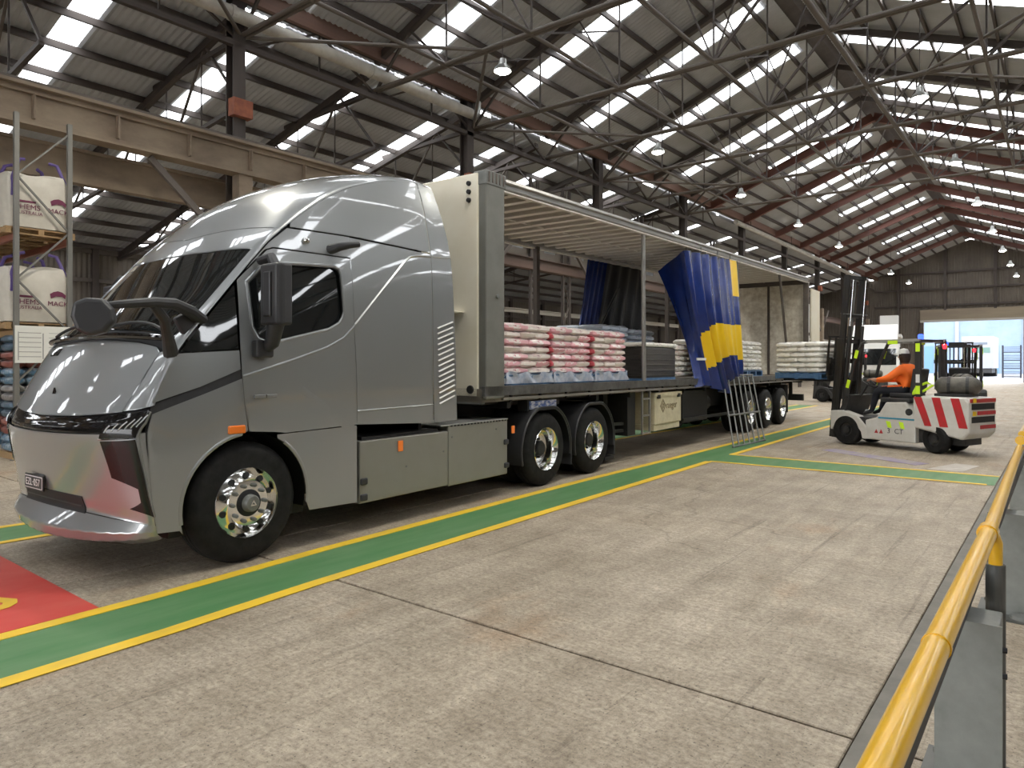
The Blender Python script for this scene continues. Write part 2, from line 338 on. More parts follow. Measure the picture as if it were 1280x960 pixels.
# walls
wl=thing('wall_left','corrugated outer wall of the left aisle',None,kind='structure')
corr('upper_cladding',(XW,Y0,3.6),(XW,Y1,3.6),(XW,Y0,zlean(XW)),.2,.02,wallsheet,wl)
corr('pale_cladding',(XW,Y0,1.2),(XW,Y1,1.2),(XW,Y0,3.6),.2,.02,wallpale,wl)
bbox('plinth',(XW-.1,Y0,0),(XW+.05,Y1,1.2),wallsheet,wl)
for y in range(-12,79,4): bar('wall_post',(XW+.15,y,0),(XW+.15,y,zlean(XW)),.2,.25,steel_dk,wl)
for z in (1.3,3.6,5.2,6.4): bar('girt',(XW+.12,Y0,z),(XW+.12,Y1,z),.12,.16,steel_md,wl)
wr=thing('wall_right','corrugated outer wall of the right aisle',None,kind='structure')
corr('cladding',(XWR,Y0,0),(XWR,Y1,0),(XWR,Y0,zlean(-XWR-14)),.2,.02,wallsheet,wr)
for y in range(-12,79,6): bar('wall_post',(XWR-.15,y,0),(XWR-.15,y,6),.2,.25,steel_dk,wr)
wf=thing('wall_far','brown corrugated gable end wall above the open doorway',None,kind='structure')
DX0,DX1,DZ=-10.8,-2.9,5.9
def gable(y,parent,dx0,dx1,dz):
    def band(x0,x1,z0):  # vertical sheets with sloping tops, in strips
        n=max(1,int((x1-x0)/1.0)); 
        for i in range(n):
            a=x0+(x1-x0)*i/n; b=x0+(x1-x0)*(i+1)/n; mb=MB(); k=10; vs=[]
            for j in range(k+1):
                x=a+(b-a)*j/k
                zt=zroof(x) if XL<=x<=XE else (zlean(x) if x<XL else zlean(-x-14))
                vs+=[(x,y+(.02 if j%2 else -.02),z0),(x,y+(.02 if j%2 else -.02),zt)]
            mb.add(vs,[(2*j,2*j+2,2*j+3,2*j+1) for j in range(k)]); mb.build('cladding_sheet',wallsheet,parent)
    band(XW,dx0,0); band(dx0,dx1,dz); band(dx1,XWR,0)
gable(Y1,wf,DX0,DX1,DZ)
bar('lintel',(DX0-.3,Y1-.2,DZ+.5),(DX1+.3,Y1-.2,DZ+.5),.3,1.2,mat('roller_box',(.33,.27,.19),.7,c2=(.25,.2,.15),scale=1),wf)
bar('lintel_edge',(DX0-.3,Y1-.36,DZ-.02),(DX1+.3,Y1-.36,DZ-.02),.12,.22,pipe_w,wf)
for x in (DX0-.2,DX1+.2): bar('door_jamb',(x,Y1-.2,0),(x,Y1-.2,DZ),.4,.3,steel_red if x>-5 else steel_dk,wf)
for x in (-13,-9,-5,-1): bar('gable_post',(x,Y1-.25,DZ+1 if DX0<x<DX1 else 0),(x,Y1-.25,zroof(x)-.1),.22,.25,steel_dk,wf)
for z in (7.4,9,10.6): bar('girt',(XL,Y1-.15,z),(XE,Y1-.15,z),.1,.16,steel_dk,wf)
wn=thing('wall_near','corrugated gable wall behind the viewer with wide opening',None,kind='structure')
gable(Y0,wn,-13,-1,5.2)
# columns along the left and right rows
COLY=[.6,8.75,16.8,24.9,33.2,41.4,49.6,57.8,66,74.2]
for i,y in enumerate(COLY):
    t=thing('steel_column',f'{ORD[i]} dark steel column along the left crane beam, counted from the viewer','column',(XL,y,0),group='columns of the left row')
    ibeam('shaft',(0,0,0),(0,0,ZE-.1),.30,.34,steel_dk,t,up=(1,0,0))
    bbox('base_plate',(-.3,-.3,0),(.3,.3,.04),steel_dk,t); bbox('cap_plate',(-.28,-.28,ZE-.12),(.28,.28,ZE-.06),steel_dk,t)
    bbox('rust_bracket',(.10,-.24,7.42),(.34,.24,7.82),rustblock,t)
    bbox('crane_post',(.16,-.17,0),(.44,.17,6.05),beam_tan,t)
    if i%1==0:
        bar('knee_brace',(.3,-2.1,6.0),(.3,-.25,4.3),.1,.13,steel_md,t); 
        if i!=1: bar('knee_brace',(.3,2.1,6.0),(.3,.25,4.3),.1,.13,steel_md,t)
for i,y in enumerate(COLY[::2]):
    t=thing('steel_column','dark steel column of the right row beside the yellow railing','column',(XE+.9,y+2,0),group='columns of the right row')
    ibeam('shaft',(0,0,0),(0,0,ZE-.4),.30,.34,steel_dk,t,up=(1,0,0)); bbox('base_plate',(-.3,-.3,0),(.3,.3,.04),steel_dk,t)
# crane beam of the left row
t=thing('crane_beam','dusty riveted steel crane runway beam along the left columns','beam',(XL+.3,0,6.05))
MB().box2((-.2,-9,.0),(.2,16.6,.04)).build('bottom_flange',beam_tan,t)
MB().box2((-.03,-9,.04),(.03,16.6,.72)).build('web',beam_tan,t)
MB().box2((-.22,-9,.70),(.22,16.6,.76)).build('top_flange',beam_tan,t)
MB().box2((-.06,-9,.76),(.06,16.6,.86)).build('rail',steel_md,t)
MB().box2((.03,-9,.60),(.10,16.6,.70)).build('flange_angle',beam_tan,t); MB().box2((.03,-9,.04),(.10,16.6,.14)).build('flange_angle',beam_tan,t)
for k in range(18): bar('stiffener',(.10,-8.5+1.45*k,.14),(.10,-8.5+1.45*k,.60),.14,.03,beam_tan,t)
t=thing('crane_beam','second timber-brown runway beam set just behind and below the first','beam',(XL-.5,0,5.35))
MB().box2((-.12,-9,0),(.12,16.6,.62)).build('web',beam_tan,t); MB().box2((-.2,-9,.62),(.2,16.6,.68)).build('flange',beam_tan,t)
t=thing('crane_beam','red-brown runway beam seen behind the open trailer side','beam',(XL,0,5.15))
ibeam('girder',(0,17,.2),(0,78,.2),.3,.42,mat('brown_beam',(.17,.105,.08),.65,c2=(.11,.075,.06),scale=2),t)
ibeam('girder',(-1.2,17,-1.4),(-1.2,78,-1.4),.16,.16,pipe_w,t)
# clerestory strip with small panes above that beam
t=thing('wall_clerestory','clerestory cladding with small bright panes above the rear crane beam',None,(XL-.25,0,0),kind='structure')
for k in range(16):
    y=17.3+2.05*k
    bbox('pane',(-.02,y,5.9),(.02,y+.75,6.75),MATS['skylight'],t)
    bbox('pier',(-.03,y+.75,5.6),(.03,y+2.05,7.0),wallsheet,t)
bbox('sill',(-.05,17,5.5),(.05,50.5,5.9),wallsheet,t)
# lattice posts behind the trailer
for i,y in enumerate((20.6,22.7,28.8,37.2,45.3,53.5)):
    t=thing('lattice_post',f'{ORD[i]} lattice steel post behind the trailer, from the bulkhead end','post',(XL-.1,y,0),group='lattice posts behind the trailer')
    for s in (-.22,.22): bar('leg',(0,s,0),(0,s,8.5),.1,.1,steel_dk,t)
    for k in range(9): bar('lacing',(0,-.22 if k%2 else .22,.4+k*.9),(0,.22 if k%2 else -.22,1.3+k*.9),.05,.03,steel_md,t)
# eave girder
t=thing('eave_girder','red-brown eave beam running above the left columns','beam',(XL,0,ZE))
bar('web',(.25,Y0,-.02),(.25,Y1,-.02),.12,.5,mat('eave_paint',(.24,.135,.10),.65,c2=(.18,.11,.085),scale=2),t)
t=thing('lower_girder','dark longitudinal lattice girder tying the left columns','girder',(XL,0,9.15))
bar('chord',(.1,Y0,0),(.1,34,0),.14,.14,steel_dk,t); bar('chord',(.1,34,0),(.1,78,0),.14,.14,steel_dk,t)
for k in range(14):
    y=-11.4+4.075*k
    if y>36: break
    bar('lattice',(.1,y,0),(.1,y+2.04,1.1),.06,.05,steel_dk,t); bar('lattice',(.1,y+2.04,1.1),(.1,y+4.07,0),.06,.05,steel_dk,t); bar('hanger',(.1,y+2.04,0),(.1,y+2.04,1.1),.04,.04,steel_dk,t)
# roof trusses
FY=[-7.4,-3.3,.7,4.8,8.9,13.0,17.1,21.2,25.3,29.4,33.5]
ZB=9.4
for i,y in enumerate(FY):
    t=thing('roof_truss',f'{ORD[i]} steel roof truss across the nave, counted from the viewer','truss',(XR,y,ZB),group='roof trusses of the near nave')
    h=XR-XL
    for s in (-1,1):
        bar('top_chord',(s*h,0,zroof(XL)-ZB-.22),(0,0,ZR-ZB-.22),.16,.2,steel_dk,t)
    for dy in (-.06,.06): rod('bottom_chord',(-h,dy,0),(h,dy,0),.05,steel_md,t)
    nodes=[-h+h*k/3 for k in range(7)]
    for k,x in enumerate(nodes[1:-1]):
        zt=zroof(XR+x)-ZB-.25; rod('hanger',(x,0,0),(x,0,zt),.028,steel_dk,t,8)
    for k in range(6):
        xa,xb=nodes[k],nodes[k+1]
        if k<3: a=(xa,0,0) if k==0 else (xa,0,zroof(XR+xa)-ZB-.25); b=(xb,0,0)
        else: a=(xa,0,0); b=(xb,0,zroof(XR+xb)-ZB-.25) if k<5 else (xb,0,0)
        if k in(0,5): xm=(xa+xb)/2; a=(xm,0,zroof(XR+xm)-ZB-.25); b=(xb if k==0 else xa,0,0); bar('web_member',a,(xa if k==0 else xb,0,0),.07,.06,steel_dk,t)
        bar('web_member',a,b,.07,.06,steel_dk,t)
        xm=(xa+xb)/2; bar('sub_diagonal',(xm,0,zroof(XR+xm)-ZB-.25),((xb if k<3 else xa),0,0),.045,.04,steel_dk,t)
    # wing frame into the left aisle
    bar('aisle_strut',(-h,0,0),(-h-4.4,0,-.12),.12,.12,steel_dk,t)
    bar('aisle_rafter',(-h-.4,0,zlean(XL-.4)-ZB-.25),(XW-XR,0,zlean(XW)-ZB-.25),.16,.2,steel_dk,t)
    bar('aisle_chord',(-h,0,-1.6),(XW-XR,0,-3.2),.1,.1,steel_dk,t)
    for k in range(5):
        xa=-h-(XL-XW)*k/5; xb=-h-(XL-XW)*(k+.5)/5; xc=-h-(XL-XW)*(k+1)/5
        zc=lambda x:-1.6-1.6*(-h-x)/(XL-XW)
        bar('aisle_web',(xa,0,zc(xa)),(xb,0,zlean(XR+xb)-ZB-.25),.06,.05,steel_dk,t); bar('aisle_web',(xb,0,zlean(XR+xb)-ZB-.25),(xc,0,zc(xc)),.06,.05,steel_md,t)
    for k in range(1,9): 
        x=-h-(XL-XW)*k/9; rod('aisle_hanger',(x,0,zc(x)),(x,0,zlean(XR+x)-ZB-.25),.022,steel_dk,t,6)
# eave flashing closing most of the slit between the two roofs
t=thing('eave_flashing','broken metal flashing along the left eave','flashing',(XL-.33,0,ZE))
for k in range(23): bar('flashing_sheet',(0,Y0+4.05*k,-.17),(0,Y0+4.05*k+2.9+.8*(k%3==0),-.17),.02,.34,roofsheet,t)
# plan bracing at bottom chord level
for i in range(len(FY)-1):
    y0,y1=FY[i],FY[i+1]; L=[(XL,y0,ZB),(XL+(XR-XL)*.5,y1,ZB)] if i%2==0 else [(XL+(XR-XL)*.5,y0,ZB),(XL,y1,ZB)]
    t=thing('wind_brace',f'{ORD[i]} thin diagonal tie between truss bottoms, counted from the viewer','brace',(0,0,0),group='wind braces at truss level')
    rod('tie',L[0],L[1],.045,steel_md,t); 
    L2=[(2*XR-p[0],p[1],p[2]) for p in L]; rod('tie',L2[0],L2[1],.045,steel_md,t)
for i,x in enumerate((XL+(XR-XL)/3,XL+2*(XR-XL)/3,XR,XR+(XR-XL)/3,XR+2*(XR-XL)/3)):
    t=thing('runner_tie',['long tie rod under the left roof slope beside the eave','long tie rod midway up the left roof slope','long tie rod below the roof ridge','long tie rod midway down the right roof slope','long tie rod low on the right roof slope'][i],'tie rod',(x,0,ZB),group='longitudinal tie rods')
    rod('tie',(0,-7.4,0),(0,33.5,0),.05 if i!=3 else .065,steel_md,t)
    for k in range(len(FY)-1): bar('sag_tie',(0,FY[k],0),(0,FY[k+1],min(1.6,zroof(x)-ZB-.3)),.04,.04,steel_dk,t)
# far portal frames in red oxide
for i,y in enumerate((36,40.9,46.7,52.2,57.3,60.5,66.6,73)):
    t=thing('portal_rafter',f'{ORD[i]} red-oxide portal rafter of the far nave, counted from the viewer','rafter',(XR,y,0),group='red portal rafters')
    for s in (-1,1): ibeam('rafter',(s*(XR-XL),0,zroof(XL)-.36),(0,0,ZR-.36),.2,.38,steel_red,t)
# large pale pipes
t=thing('overhead_pipe','large pale pipe hung along the left eave toward the viewer','pipe',(XL+.35,0,9.7))
MB().tube([(0,-9,0),(0,16.6,0)],.16,16).build('pipe_run',pipe_w,t,True)
MB().tube([(0,16.6,0),(-.1,16.9,.02),(-.15,17.05,.3),(-.15,17.05,1.2)],.15,14).build('elbow',lamp_al,t,True)
for k in range(6): MB().tube([(0,-8+4.1*k,0),(0,-7.9+4.1*k,0)],.185,16).build('collar',pipe_w,t)
t=thing('overhead_pipe','long white pipe rail receding above the rear of the trailer','pipe',(XL+.35,0,9.75))
MB().tube([(0,39.5,.15),(0,72,-.1)],.14,12).build('pipe_run',pipe_w,t,True)
for k in range(4): rod('hanger',(0,42+8*k,.1),(0,42+8*k,.9),.02,steel_dk,t,6)
# high bay lamps
def lamp(x,y,z,label,r=.22,light=True):
    t=thing('high_bay_lamp',label,'lamp',(x,y,z),group='high bay lamps')
    MB().lathe([(.32,.03),(.30,.08),(.16,.10),(.10,r*.8),(0,r),(.0,r*.93),(.09,r*.7),(.13,.05)],20,'z').build('shade',lamp_al,t,True)
    MB().lathe([(-.06,0.001),(-.045,r*.55),(.0,r*.88),(.03,r*.88),(.035,.001)],16,'z').build('lens',lamp_em,t,True)
    zr=(zroof(x)-z-.2); rod('hanging_rod',(0,0,.3),(0,0,zr),.012,steel_dk,t,6)
    if light:
        l=bpy.data.lights.new('lamp_light','SPOT'); l.energy=900; l.color=(1,.95,.84); l.spot_size=R(140); l.shadow_soft_size=.2; l.spot_blend=.6
        o=bpy.data.objects.new('lamp_light',l); COL.objects.link(o); o.parent=t; o.location=(0,0,-.09)
i=0
for y in (4.9,13.0,21.2,28.8,36.8,45,53,61,69):
    for x in (-10.6,-3.0):
        lamp(x,y,8.75,f'{ORD[i//2]} high bay lamp from the viewer in the {"left" if x<-5 else "right"} row'); i+=1

#CABFN
CAB=[ # centre (y,z), ridge (x,y,z)
 ((-1.02,.25),(1.15,-.70,.34)),
 ((-1.20,.31),(1.20,-.76,.385)),
 ((-1.23,.40),(1.21,-.775,.42)),
 ((-1.13,.54),(1.215,-.78,.46)),
 ((-1.15,.66),(1.22,-.80,.60)),
 ((-1.205,.92),(1.22,-.83,.90)),
 ((-1.255,1.15),(1.21,-.85,1.18)),
 ((-1.235,1.23),(1.20,-.82,1.29)),
 ((-1.175,1.31),(1.20,-.79,1.37)),
 ((-1.02,1.55),(1.19,-.715,1.56)),
 ((-.82,1.86),(1.18,-.59,1.81)),
 ((-.60,2.12),(1.165,-.40,2.04)),
 ((-.34,2.40),(1.15,-.17,2.31)),
 ((-.10,2.68),(1.14,.08,2.60)),
 ((.08,2.88),(1.135,.27,2.81)),
 ((.29,3.09),(1.125,.47,2.98)),
 ((.53,3.30),(1.115,.70,3.16)),
 ((.82,3.49),(1.10,.97,3.34)),
 ((1.17,3.66),(1.085,1.30,3.51)),
 ((1.62,3.81),(1.07,1.75,3.66)),
 ((2.15,3.89),(1.06,2.20,3.74)),
 ((2.52,3.88),(1.055,2.50,3.72)),
]
NEXP=1.85
CAB=[((c[0]+.085*max(0,min(1,(16-i)/4)),c[1]),r) for i,(c,r) in enumerate(CAB)]
def _cr(p0,p1,p2,p3,t):
    return tuple(.5*((2*b)+(c-a)*t+(2*a-5*b+4*c-d)*t*t+(3*b-a-3*c+d)*t*t*t) for a,b,c,d in zip(p0,p1,p2,p3))
def cab_cr(s):
    n=len(CAB)-1; s=max(0,min(n-1e-6,s)); i=int(s); t=s-i
    g=lambda k:CAB[max(0,min(n,k))][0]+CAB[max(0,min(n,k))][1]
    if i<3:
        a,b=g(i),g(i+1); return tuple(u+(v-u)*t for u,v in zip(a,b))
    return _cr(g(i-1),g(i),g(i+1),g(i+2),t)
def shell(s,a):  # a in degrees -90..90
    cy,cz,rx,ry,rz=cab_cr(s); sg=1 if a>=0 else -1; r=math.radians(min(90,abs(a)))
    x=rx*math.sin(r)**(2/NEXP); q=1-max(0,math.cos(r))**(2/NEXP)
    return (sg*x, cy+(ry-cy)*q, cz+(rz-cz)*q)
_RT=None
def ridge_at(y):
    global _RT
    if _RT is None: _RT=[cab_cr(6+.05*i)[2:] for i in range(0,301)]
    best=None
    if y<=_RT[0][1]: return _RT[0][0],_RT[0][2]
    for p,q in zip(_RT,_RT[1:]):
        if p[1]<=y<=q[1]:
            t=(y-p[1])/max(1e-9,q[1]-p[1]); best=(p[0]+(q[0]-p[0])*t,p[2]+(q[2]-p[2])*t)
    return best or (_RT[-1][0],_RT[-1][2])
def side_x(y,z):
    xr,zr=ridge_at(y)
    f=max(0,min(1,(-.25-y)/.6)); xm=1.25-.035*f*f*(3-2*f)
    u=max(0,min(1,(zr-z)/1.1)); g=1-(1-u)**2
    if z<1.2 or y<-.85: g=max(g,0)
    return xr+(xm-xr)*g if zr>z else xr
#END
# ------------------------------------------------------------ curved panels
def inside(p,poly):
    x,y=p; c=False; n=len(poly); j=n-1
    for i in range(n):
        xi,yi=poly[i]; xj,yj=poly[j]
        if (yi>y)!=(yj>y) and x<(xj-xi)*(y-yi)/(yj-yi)+xi: c=not c
        j=i
    return c
def dist_seg(p,a,b):
    ax,ay=a; bx,by=b; px,py=p; dx,dy=bx-ax,by-ay; L=dx*dx+dy*dy
    t=0 if L==0 else max(0,min(1,((px-ax)*dx+(py-ay)*dy)/L)); return math.hypot(px-ax-t*dx,py-ay-t*dy)
def panel(name,poly,fn,m,parent,h=.06,off=0.,th=.012,holes=(),smoothpoly=0):
    """triangulate a 2-D outline and wrap it onto the surface fn(u,v)->Vector; th = depth of the returned edge"""
    def dens(pl):
        out=[]
        for i in range(len(pl)):
            a,b=pl[i],pl[(i+1)%len(pl)]; k=max(1,int(math.hypot(b[0]-a[0],b[1]-a[1])/h+.5))
            out+=[(a[0]+(b[0]-a[0])*j/k,a[1]+(b[1]-a[1])*j/k) for j in range(k)]
        return out
    loops=[dens(poly)]+[dens(q) for q in holes]
    verts=[];edges=[]
    for l in loops:
        b=len(verts); verts+=l; edges+=[(b+i,b+(i+1)%len(l)) for i in range(len(l))]
    segs=[(verts[a],verts[b]) for a,b in edges]
    x0=min(p[0] for p in poly);x1=max(p[0] for p in poly);y0=min(p[1] for p in poly);y1=max(p[1] for p in poly)
    def ok(p): return inside(p,loops[0]) and not any(inside(p,l) for l in loops[1:])
    ny=int((y1-y0)/h)+1
    for j in range(ny):
        for i in range(int((x1-x0)/h)+1):
            p=(x0+(i+.5+.25*(j%2))*h,y0+(j+.5)*h)
            if ok(p) and min(dist_seg(p,a,b) for a,b in segs)>h*.45: verts.append(p)
    r=delaunay_2d_cdt([Vector(v) for v in verts],edges,[],0,1e-6)
    vo=[tuple(v) for v in r[0]]; fo=[f for f in r[2] if ok((sum(vo[i][0] for i in f)/3,sum(vo[i][1] for i in f)/3))]
    e=1e-3; P=[];N=[]
    for u,v in vo:
        p=Vector(fn(u,v)); du=Vector(fn(u+e,v))-Vector(fn(u-e,v)); dv=Vector(fn(u,v+e))-Vector(fn(u,v-e)); n=du.cross(dv)
        n=n.normalized() if n.length>1e-12 else Vector((0,-1,0)); P.append(p);N.append(n)
    # outward orientation: away from the cab's core
    c=sum(P,Vector())/len(P); core=Vector((0,max(c.y,.4) ,min(c.z,2.0)))
    s=sum((N[i].dot(P[i]-core) for i in range(len(P))))
    sg=1 if s>0 else -1; N=[n*sg for n in N]
    V=[P[i]+N[i]*off for i in range(len(P))]; NV=list(N)
    fc=[]
    for f in fo:
        a,b,cc=[V[i] for i in f]; g=(b-a).cross(cc-a); fc.append(tuple(f) if g.dot(N[f[0]])>0 else tuple(f[::-1]))
    cnt={}
    for f in fc:
        for i in range(3):
            k=(f[i],f[(i+1)%3]); cnt[k]=1
    rim=[k for k in cnt if (k[1],k[0]) not in cnt]
    mp={}; FF=list(fc)
    for a,b in rim:
        q=[]
        for i in (a,b):
            if i not in mp:
                mp[i]=(len(V),len(V)+1); V+= [V[i],V[i]-N[i]*th]; NV+=[N[i],N[i]]
            q.append(mp[i])
        FF.append((q[0][0],q[0][1],q[1][1],q[1][0]))
    me=bpy.data.meshes.new(name); me.from_pydata([tuple(v) for v in V],[],FF); me.materials.append(m)
    me.polygons.foreach_set('use_smooth',[True]*len(me.polygons))
    me.normals_split_custom_set_from_vertices([tuple(n) for n in NV]); me.update()
    return link(name,me,parent)
def strip_on(name,pts,fn,w,m,parent,off=.003,bul=.004,n=6):
    """thin raised bead following a curve on a surface"""
    dp=[]
    for i in range(len(pts)-1):
        a,b=pts[i],pts[i+1]
        for k in range(n): dp.append((a[0]+(b[0]-a[0])*k/n,a[1]+(b[1]-a[1])*k/n))
    dp.append(pts[-1]); P=[]; 
    for u,v in dp:
        p=Vector(fn(u,v)); P.append(p)
    vs=[]; e=1e-3
    for i,(u,v) in enumerate(dp):
        p=P[i]; du=Vector(fn(u+e,v))-Vector(fn(u-e,v)); dv=Vector(fn(u,v+e))-Vector(fn(u,v-e)); N=du.cross(dv).normalized()
        c=Vector((0,max(p.y,.4),min(p.z,2.0)))
        if N.dot(p-c)<0: N=-N
        t=(P[min(i+1,len(P)-1)]-P[max(i-1,0)]).normalized(); s=N.cross(t).normalized()
        vs+=[p-s*w/2-N*.002,p+N*(off+bul),p+s*w/2-N*.002]
    mb=MB(); mb.add(vs,[(3*i,3*i+1,3*i+4,3*i+3) for i in range(len(P)-1)]+[(3*i+1,3*i+2,3*i+5,3*i+4) for i in range(len(P)-1)])
    return mb.build(name,m,parent,True,ang=80)
SA,SS=.0135,.22     # domain scales so that panel outlines have roughly metric proportions
def shfn(u,v): return shell(u/SS,v/SA)
def sh(l): return [(s*SS,a*SA) for s,a in l]
def sidefn(sg): return lambda y,z:(sg*side_x(y,z),y,z)
# ------------------------------------------------------------ wheels
def wheel_set(dual,front,parent,axle,x_out,sg=1,detail=True,r=.515):
    """one wheel: tyre with rim, hub, nuts; x_out = outer sidewall position"""
    w=.30; X=lambda t:sg*t
    prof=[(-.0,.30),(-.005,.36),(.0,.44),(-.015,.475),(-.045,.503),(-.06,r-.004),(-.085,r),(-.10,r),(-.103,r-.012),(-.115,r-.012),(-.118,r),(-.15,r),(-.153,r-.012),(-.165,r-.012),(-.168,r),(-.20,r),(-.23,r-.006),(-.26,.49),(-.29,.44),(-.295,.36),(-.29,.30)]
    c=(0,axle,r)
    mb=MB(); mb.lathe([(sg*(x_out+t),rr) for t,rr in prof],48,'x',c,True)
    if dual: mb.lathe([(sg*(x_out+t-.33),rr) for t,rr in prof],40,'x',c,True)
    ty=mb.build('wheel',rubber,parent,True,ang=30); ty['label']='black rubber tyre'
    R0=.297
    if front: rp=[(-.012,R0+.01),(.006,R0),(-.012,R0-.012),(-.045,R0-.03),(-.03,.235),(-.012,.205),(.012,.19),(.018,.12),(.018,.001)]
    else: rp=[(-.012,R0+.01),(.006,R0),(-.012,R0-.014),(-.10,R0-.04),(-.16,R0-.055),(-.175,.20),(-.18,.12),(-.18,.001)]
    rim=MB().lathe([(sg*(x_out+t),rr) for t,rr in rp],48,'x',c).build('rim',chrome,ty,True,ang=50); rim['label']='polished alloy rim'
    if not detail: return ty
    t0=.0 if front else -.168
    for k in range(10):
        an=2*math.pi*(k+.5)/10; p=(sg*(x_out+t0-(.02 if front else 0)),axle+.232*math.cos(an),r+.232*math.sin(an)) if front else None
        if front:
            n=Vector((sg*1,.25*math.cos(an),.25*math.sin(an))).normalized(); q=Vector(p)
            MB().tube([q-n*.012,q+n*.010],.026,12).build('vent_hole',gapblack,ty)
        an=2*math.pi*k/10; rr=.155 if front else .135; xx=x_out+(.016 if front else -.176)
        q=Vector((sg*xx,axle+rr*math.cos(an),r+rr*math.sin(an)))
        MB().tube([q,q+Vector((sg*.028,0,0)),q+Vector((sg*.04,0,0))],[.019,.017,.008],8).build('wheel_nut',greysteel if front else chassis,ty,True)
    if front:
        MB().lathe([(sg*(x_out+t),rr) for t,rr in [(.016,.115),(.022,.115),(.03,.098),(.03,.001)]],28,'x',c).build('hub_ring',gapblack,ty,True)
        MB().lathe([(sg*(x_out+t),rr) for t,rr in [(.03,.075),(.07,.072),(.085,.06),(.088,.001)]],28,'x',c).build('hub_cap',greysteel,ty,True)
        # triangular maker's mark on the cap
        tri=[(.034*math.cos(a),.034*math.sin(a)) for a in (R(90),R(210),R(330))]; tri2=[(.017*math.cos(a),.017*math.sin(a)) for a in (R(90),R(210),R(330))]
        mb=MB()
        for k in range(3):
            a,b2=tri[k],tri[(k+1)%3]; a2,b3=tri2[k],tri2[(k+1)%3]; mb.prism([(axle+q[0],r+q[1]) for q in (a,b2,b3,a2)],'x',sg*(x_out+.088),sg*(x_out+.092))
        mb.build('hub_emblem',chrome,ty)
    else:
        MB().lathe([(sg*(x_out+t),rr) for t,rr in [(-.18,.112),(-.09,.105),(-.075,.09),(-.073,.001)]],24,'x',c).build('hub',chassis,ty,True)
    return ty
def lerp(a,b,t): return a+(b-a)*t
PHI=R(2.6)
TO=(-5.47-1.22*math.cos(PHI),3.26-1.22*math.sin(PHI),0)
truck=thing('semi_truck','silver aerodynamic electric semi truck with tall sleeper cab','truck',TO,PHI)
# --- cab core (dark, fills the gaps between panels)
mb=MB(); 
def core_fn(off):
    def f(u,v):
        s=3.2+(20.8-3.2)*u; a=-90+180*v; x,y,z=shell(s,a); c=Vector((0,max(y+.5,.6),min(z,2.2))); p=Vector((x,y,z)); d=(c-p).normalized(); return p+d*off
    return f
mb.grid(core_fn(.05),60,30); mb.build('cab_core',gapblack,truck)
for sg in (-1,1):
    mb=MB(); pl=[(-.78,1.3),(-.2,2.1),(.5,2.9),(1.3,3.4),(2.3,3.6),(2.3,1.1),(.62,1.1),(.0,1.18),(-.5,1.2)]
    mb.prism([(a,b) for a,b in pl],'x',sg*1.0,sg*.95); mb.build('cab_core',gapblack,truck)
MB().prism([(.4,1.1),(2.35,1.1),(2.35,3.55),(1.4,3.3),(.4,2.7)],'x',-.94,.94).build('cab_core',gapblack,truck)
# --- front skin
panel('bumper',sh([(3.0,-88),(6.0,-88),(6.0,88),(3.0,88)]),shfn,silver,truck)
panel('bumper_lip',sh([(0.,-90),(2.95,-90),(2.95,90),(0.,90)]),shfn,silver,truck)
panel('nose_band',sh([(6.05,-89),(7.9,-89),(7.9,89),(6.05,89)]),shfn,gloss_black,truck,off=-.02)
hood_o=[(8.0,-58),(8.6,-60),(9.85,-64),(10.0,-58),(10.1,-40),(10.15,-20),(10.2,0),(10.15,20),(10.1,40),(10.0,58),(9.85,64),(8.6,60),(8.0,58),(7.85,30),(7.8,0),(7.85,-30)]
panel('hood',sh(hood_o),shfn,silver,truck)
for sg in (-1,1):
    panel('corner_panel',sh([(8.02,sg*59.2),(8.6,sg*61.2),(9.87,sg*65.2),(9.95,sg*75),(9.75,sg*90),(8.1,sg*90)]),shfn,silver,truck)
panel('cowl',sh([(10.05,-58),(10.18,-40),(10.27,0),(10.18,40),(10.05,58),(9.95,66),(10.3,70),(10.5,40),(10.55,0),(10.5,-40),(10.3,-70),(9.95,-66)]),shfn,plastic,truck,off=-.015)
ws=[(10.45,-60),(10.6,0),(10.45,60),(10.4,68),(11.5,70),(13.3,72),(13.35,60),(13.2,30),(13.15,0),(13.2,-30),(13.35,-60),(13.3,-72),(11.5,-70),(10.4,-68)]
panel('windscreen',sh(ws),shfn,glass,truck,off=-.004)
panel('visor_panel',sh([(13.45,-72),(13.42,-60),(13.27,-30),(13.22,0),(13.27,30),(13.42,60),(13.45,72),(14.6,77),(14.5,60),(14.35,30),(14.1,0),(14.35,-30),(14.5,-60),(14.6,-77)]),shfn,silver,truck)
panel('roof_panel',sh([(14.15,0),(14.4,30),(14.55,60),(14.66,77),(14.7,90),(20.0,90),(20.0,-90),(14.7,-90),(14.66,-77),(14.55,-60),(14.4,-30)]),shfn,silver,truck,h=.08)
panel('roof_fairing',sh([(20.06,-90),(20.95,-90),(20.95,90),(20.06,90)]),shfn,silver,truck,h=.08)
for sg in (-1,1):   # pillars between windscreen and side glass
    panel('windscreen_pillar',sh([(10.3,sg*70.5),(11.5,sg*71),(13.3,sg*73),(14.6,sg*78),(14.65,sg*90),(9.85,sg*90),(9.98,sg*76)]),shfn,silver,truck,h=.05,off=.006)
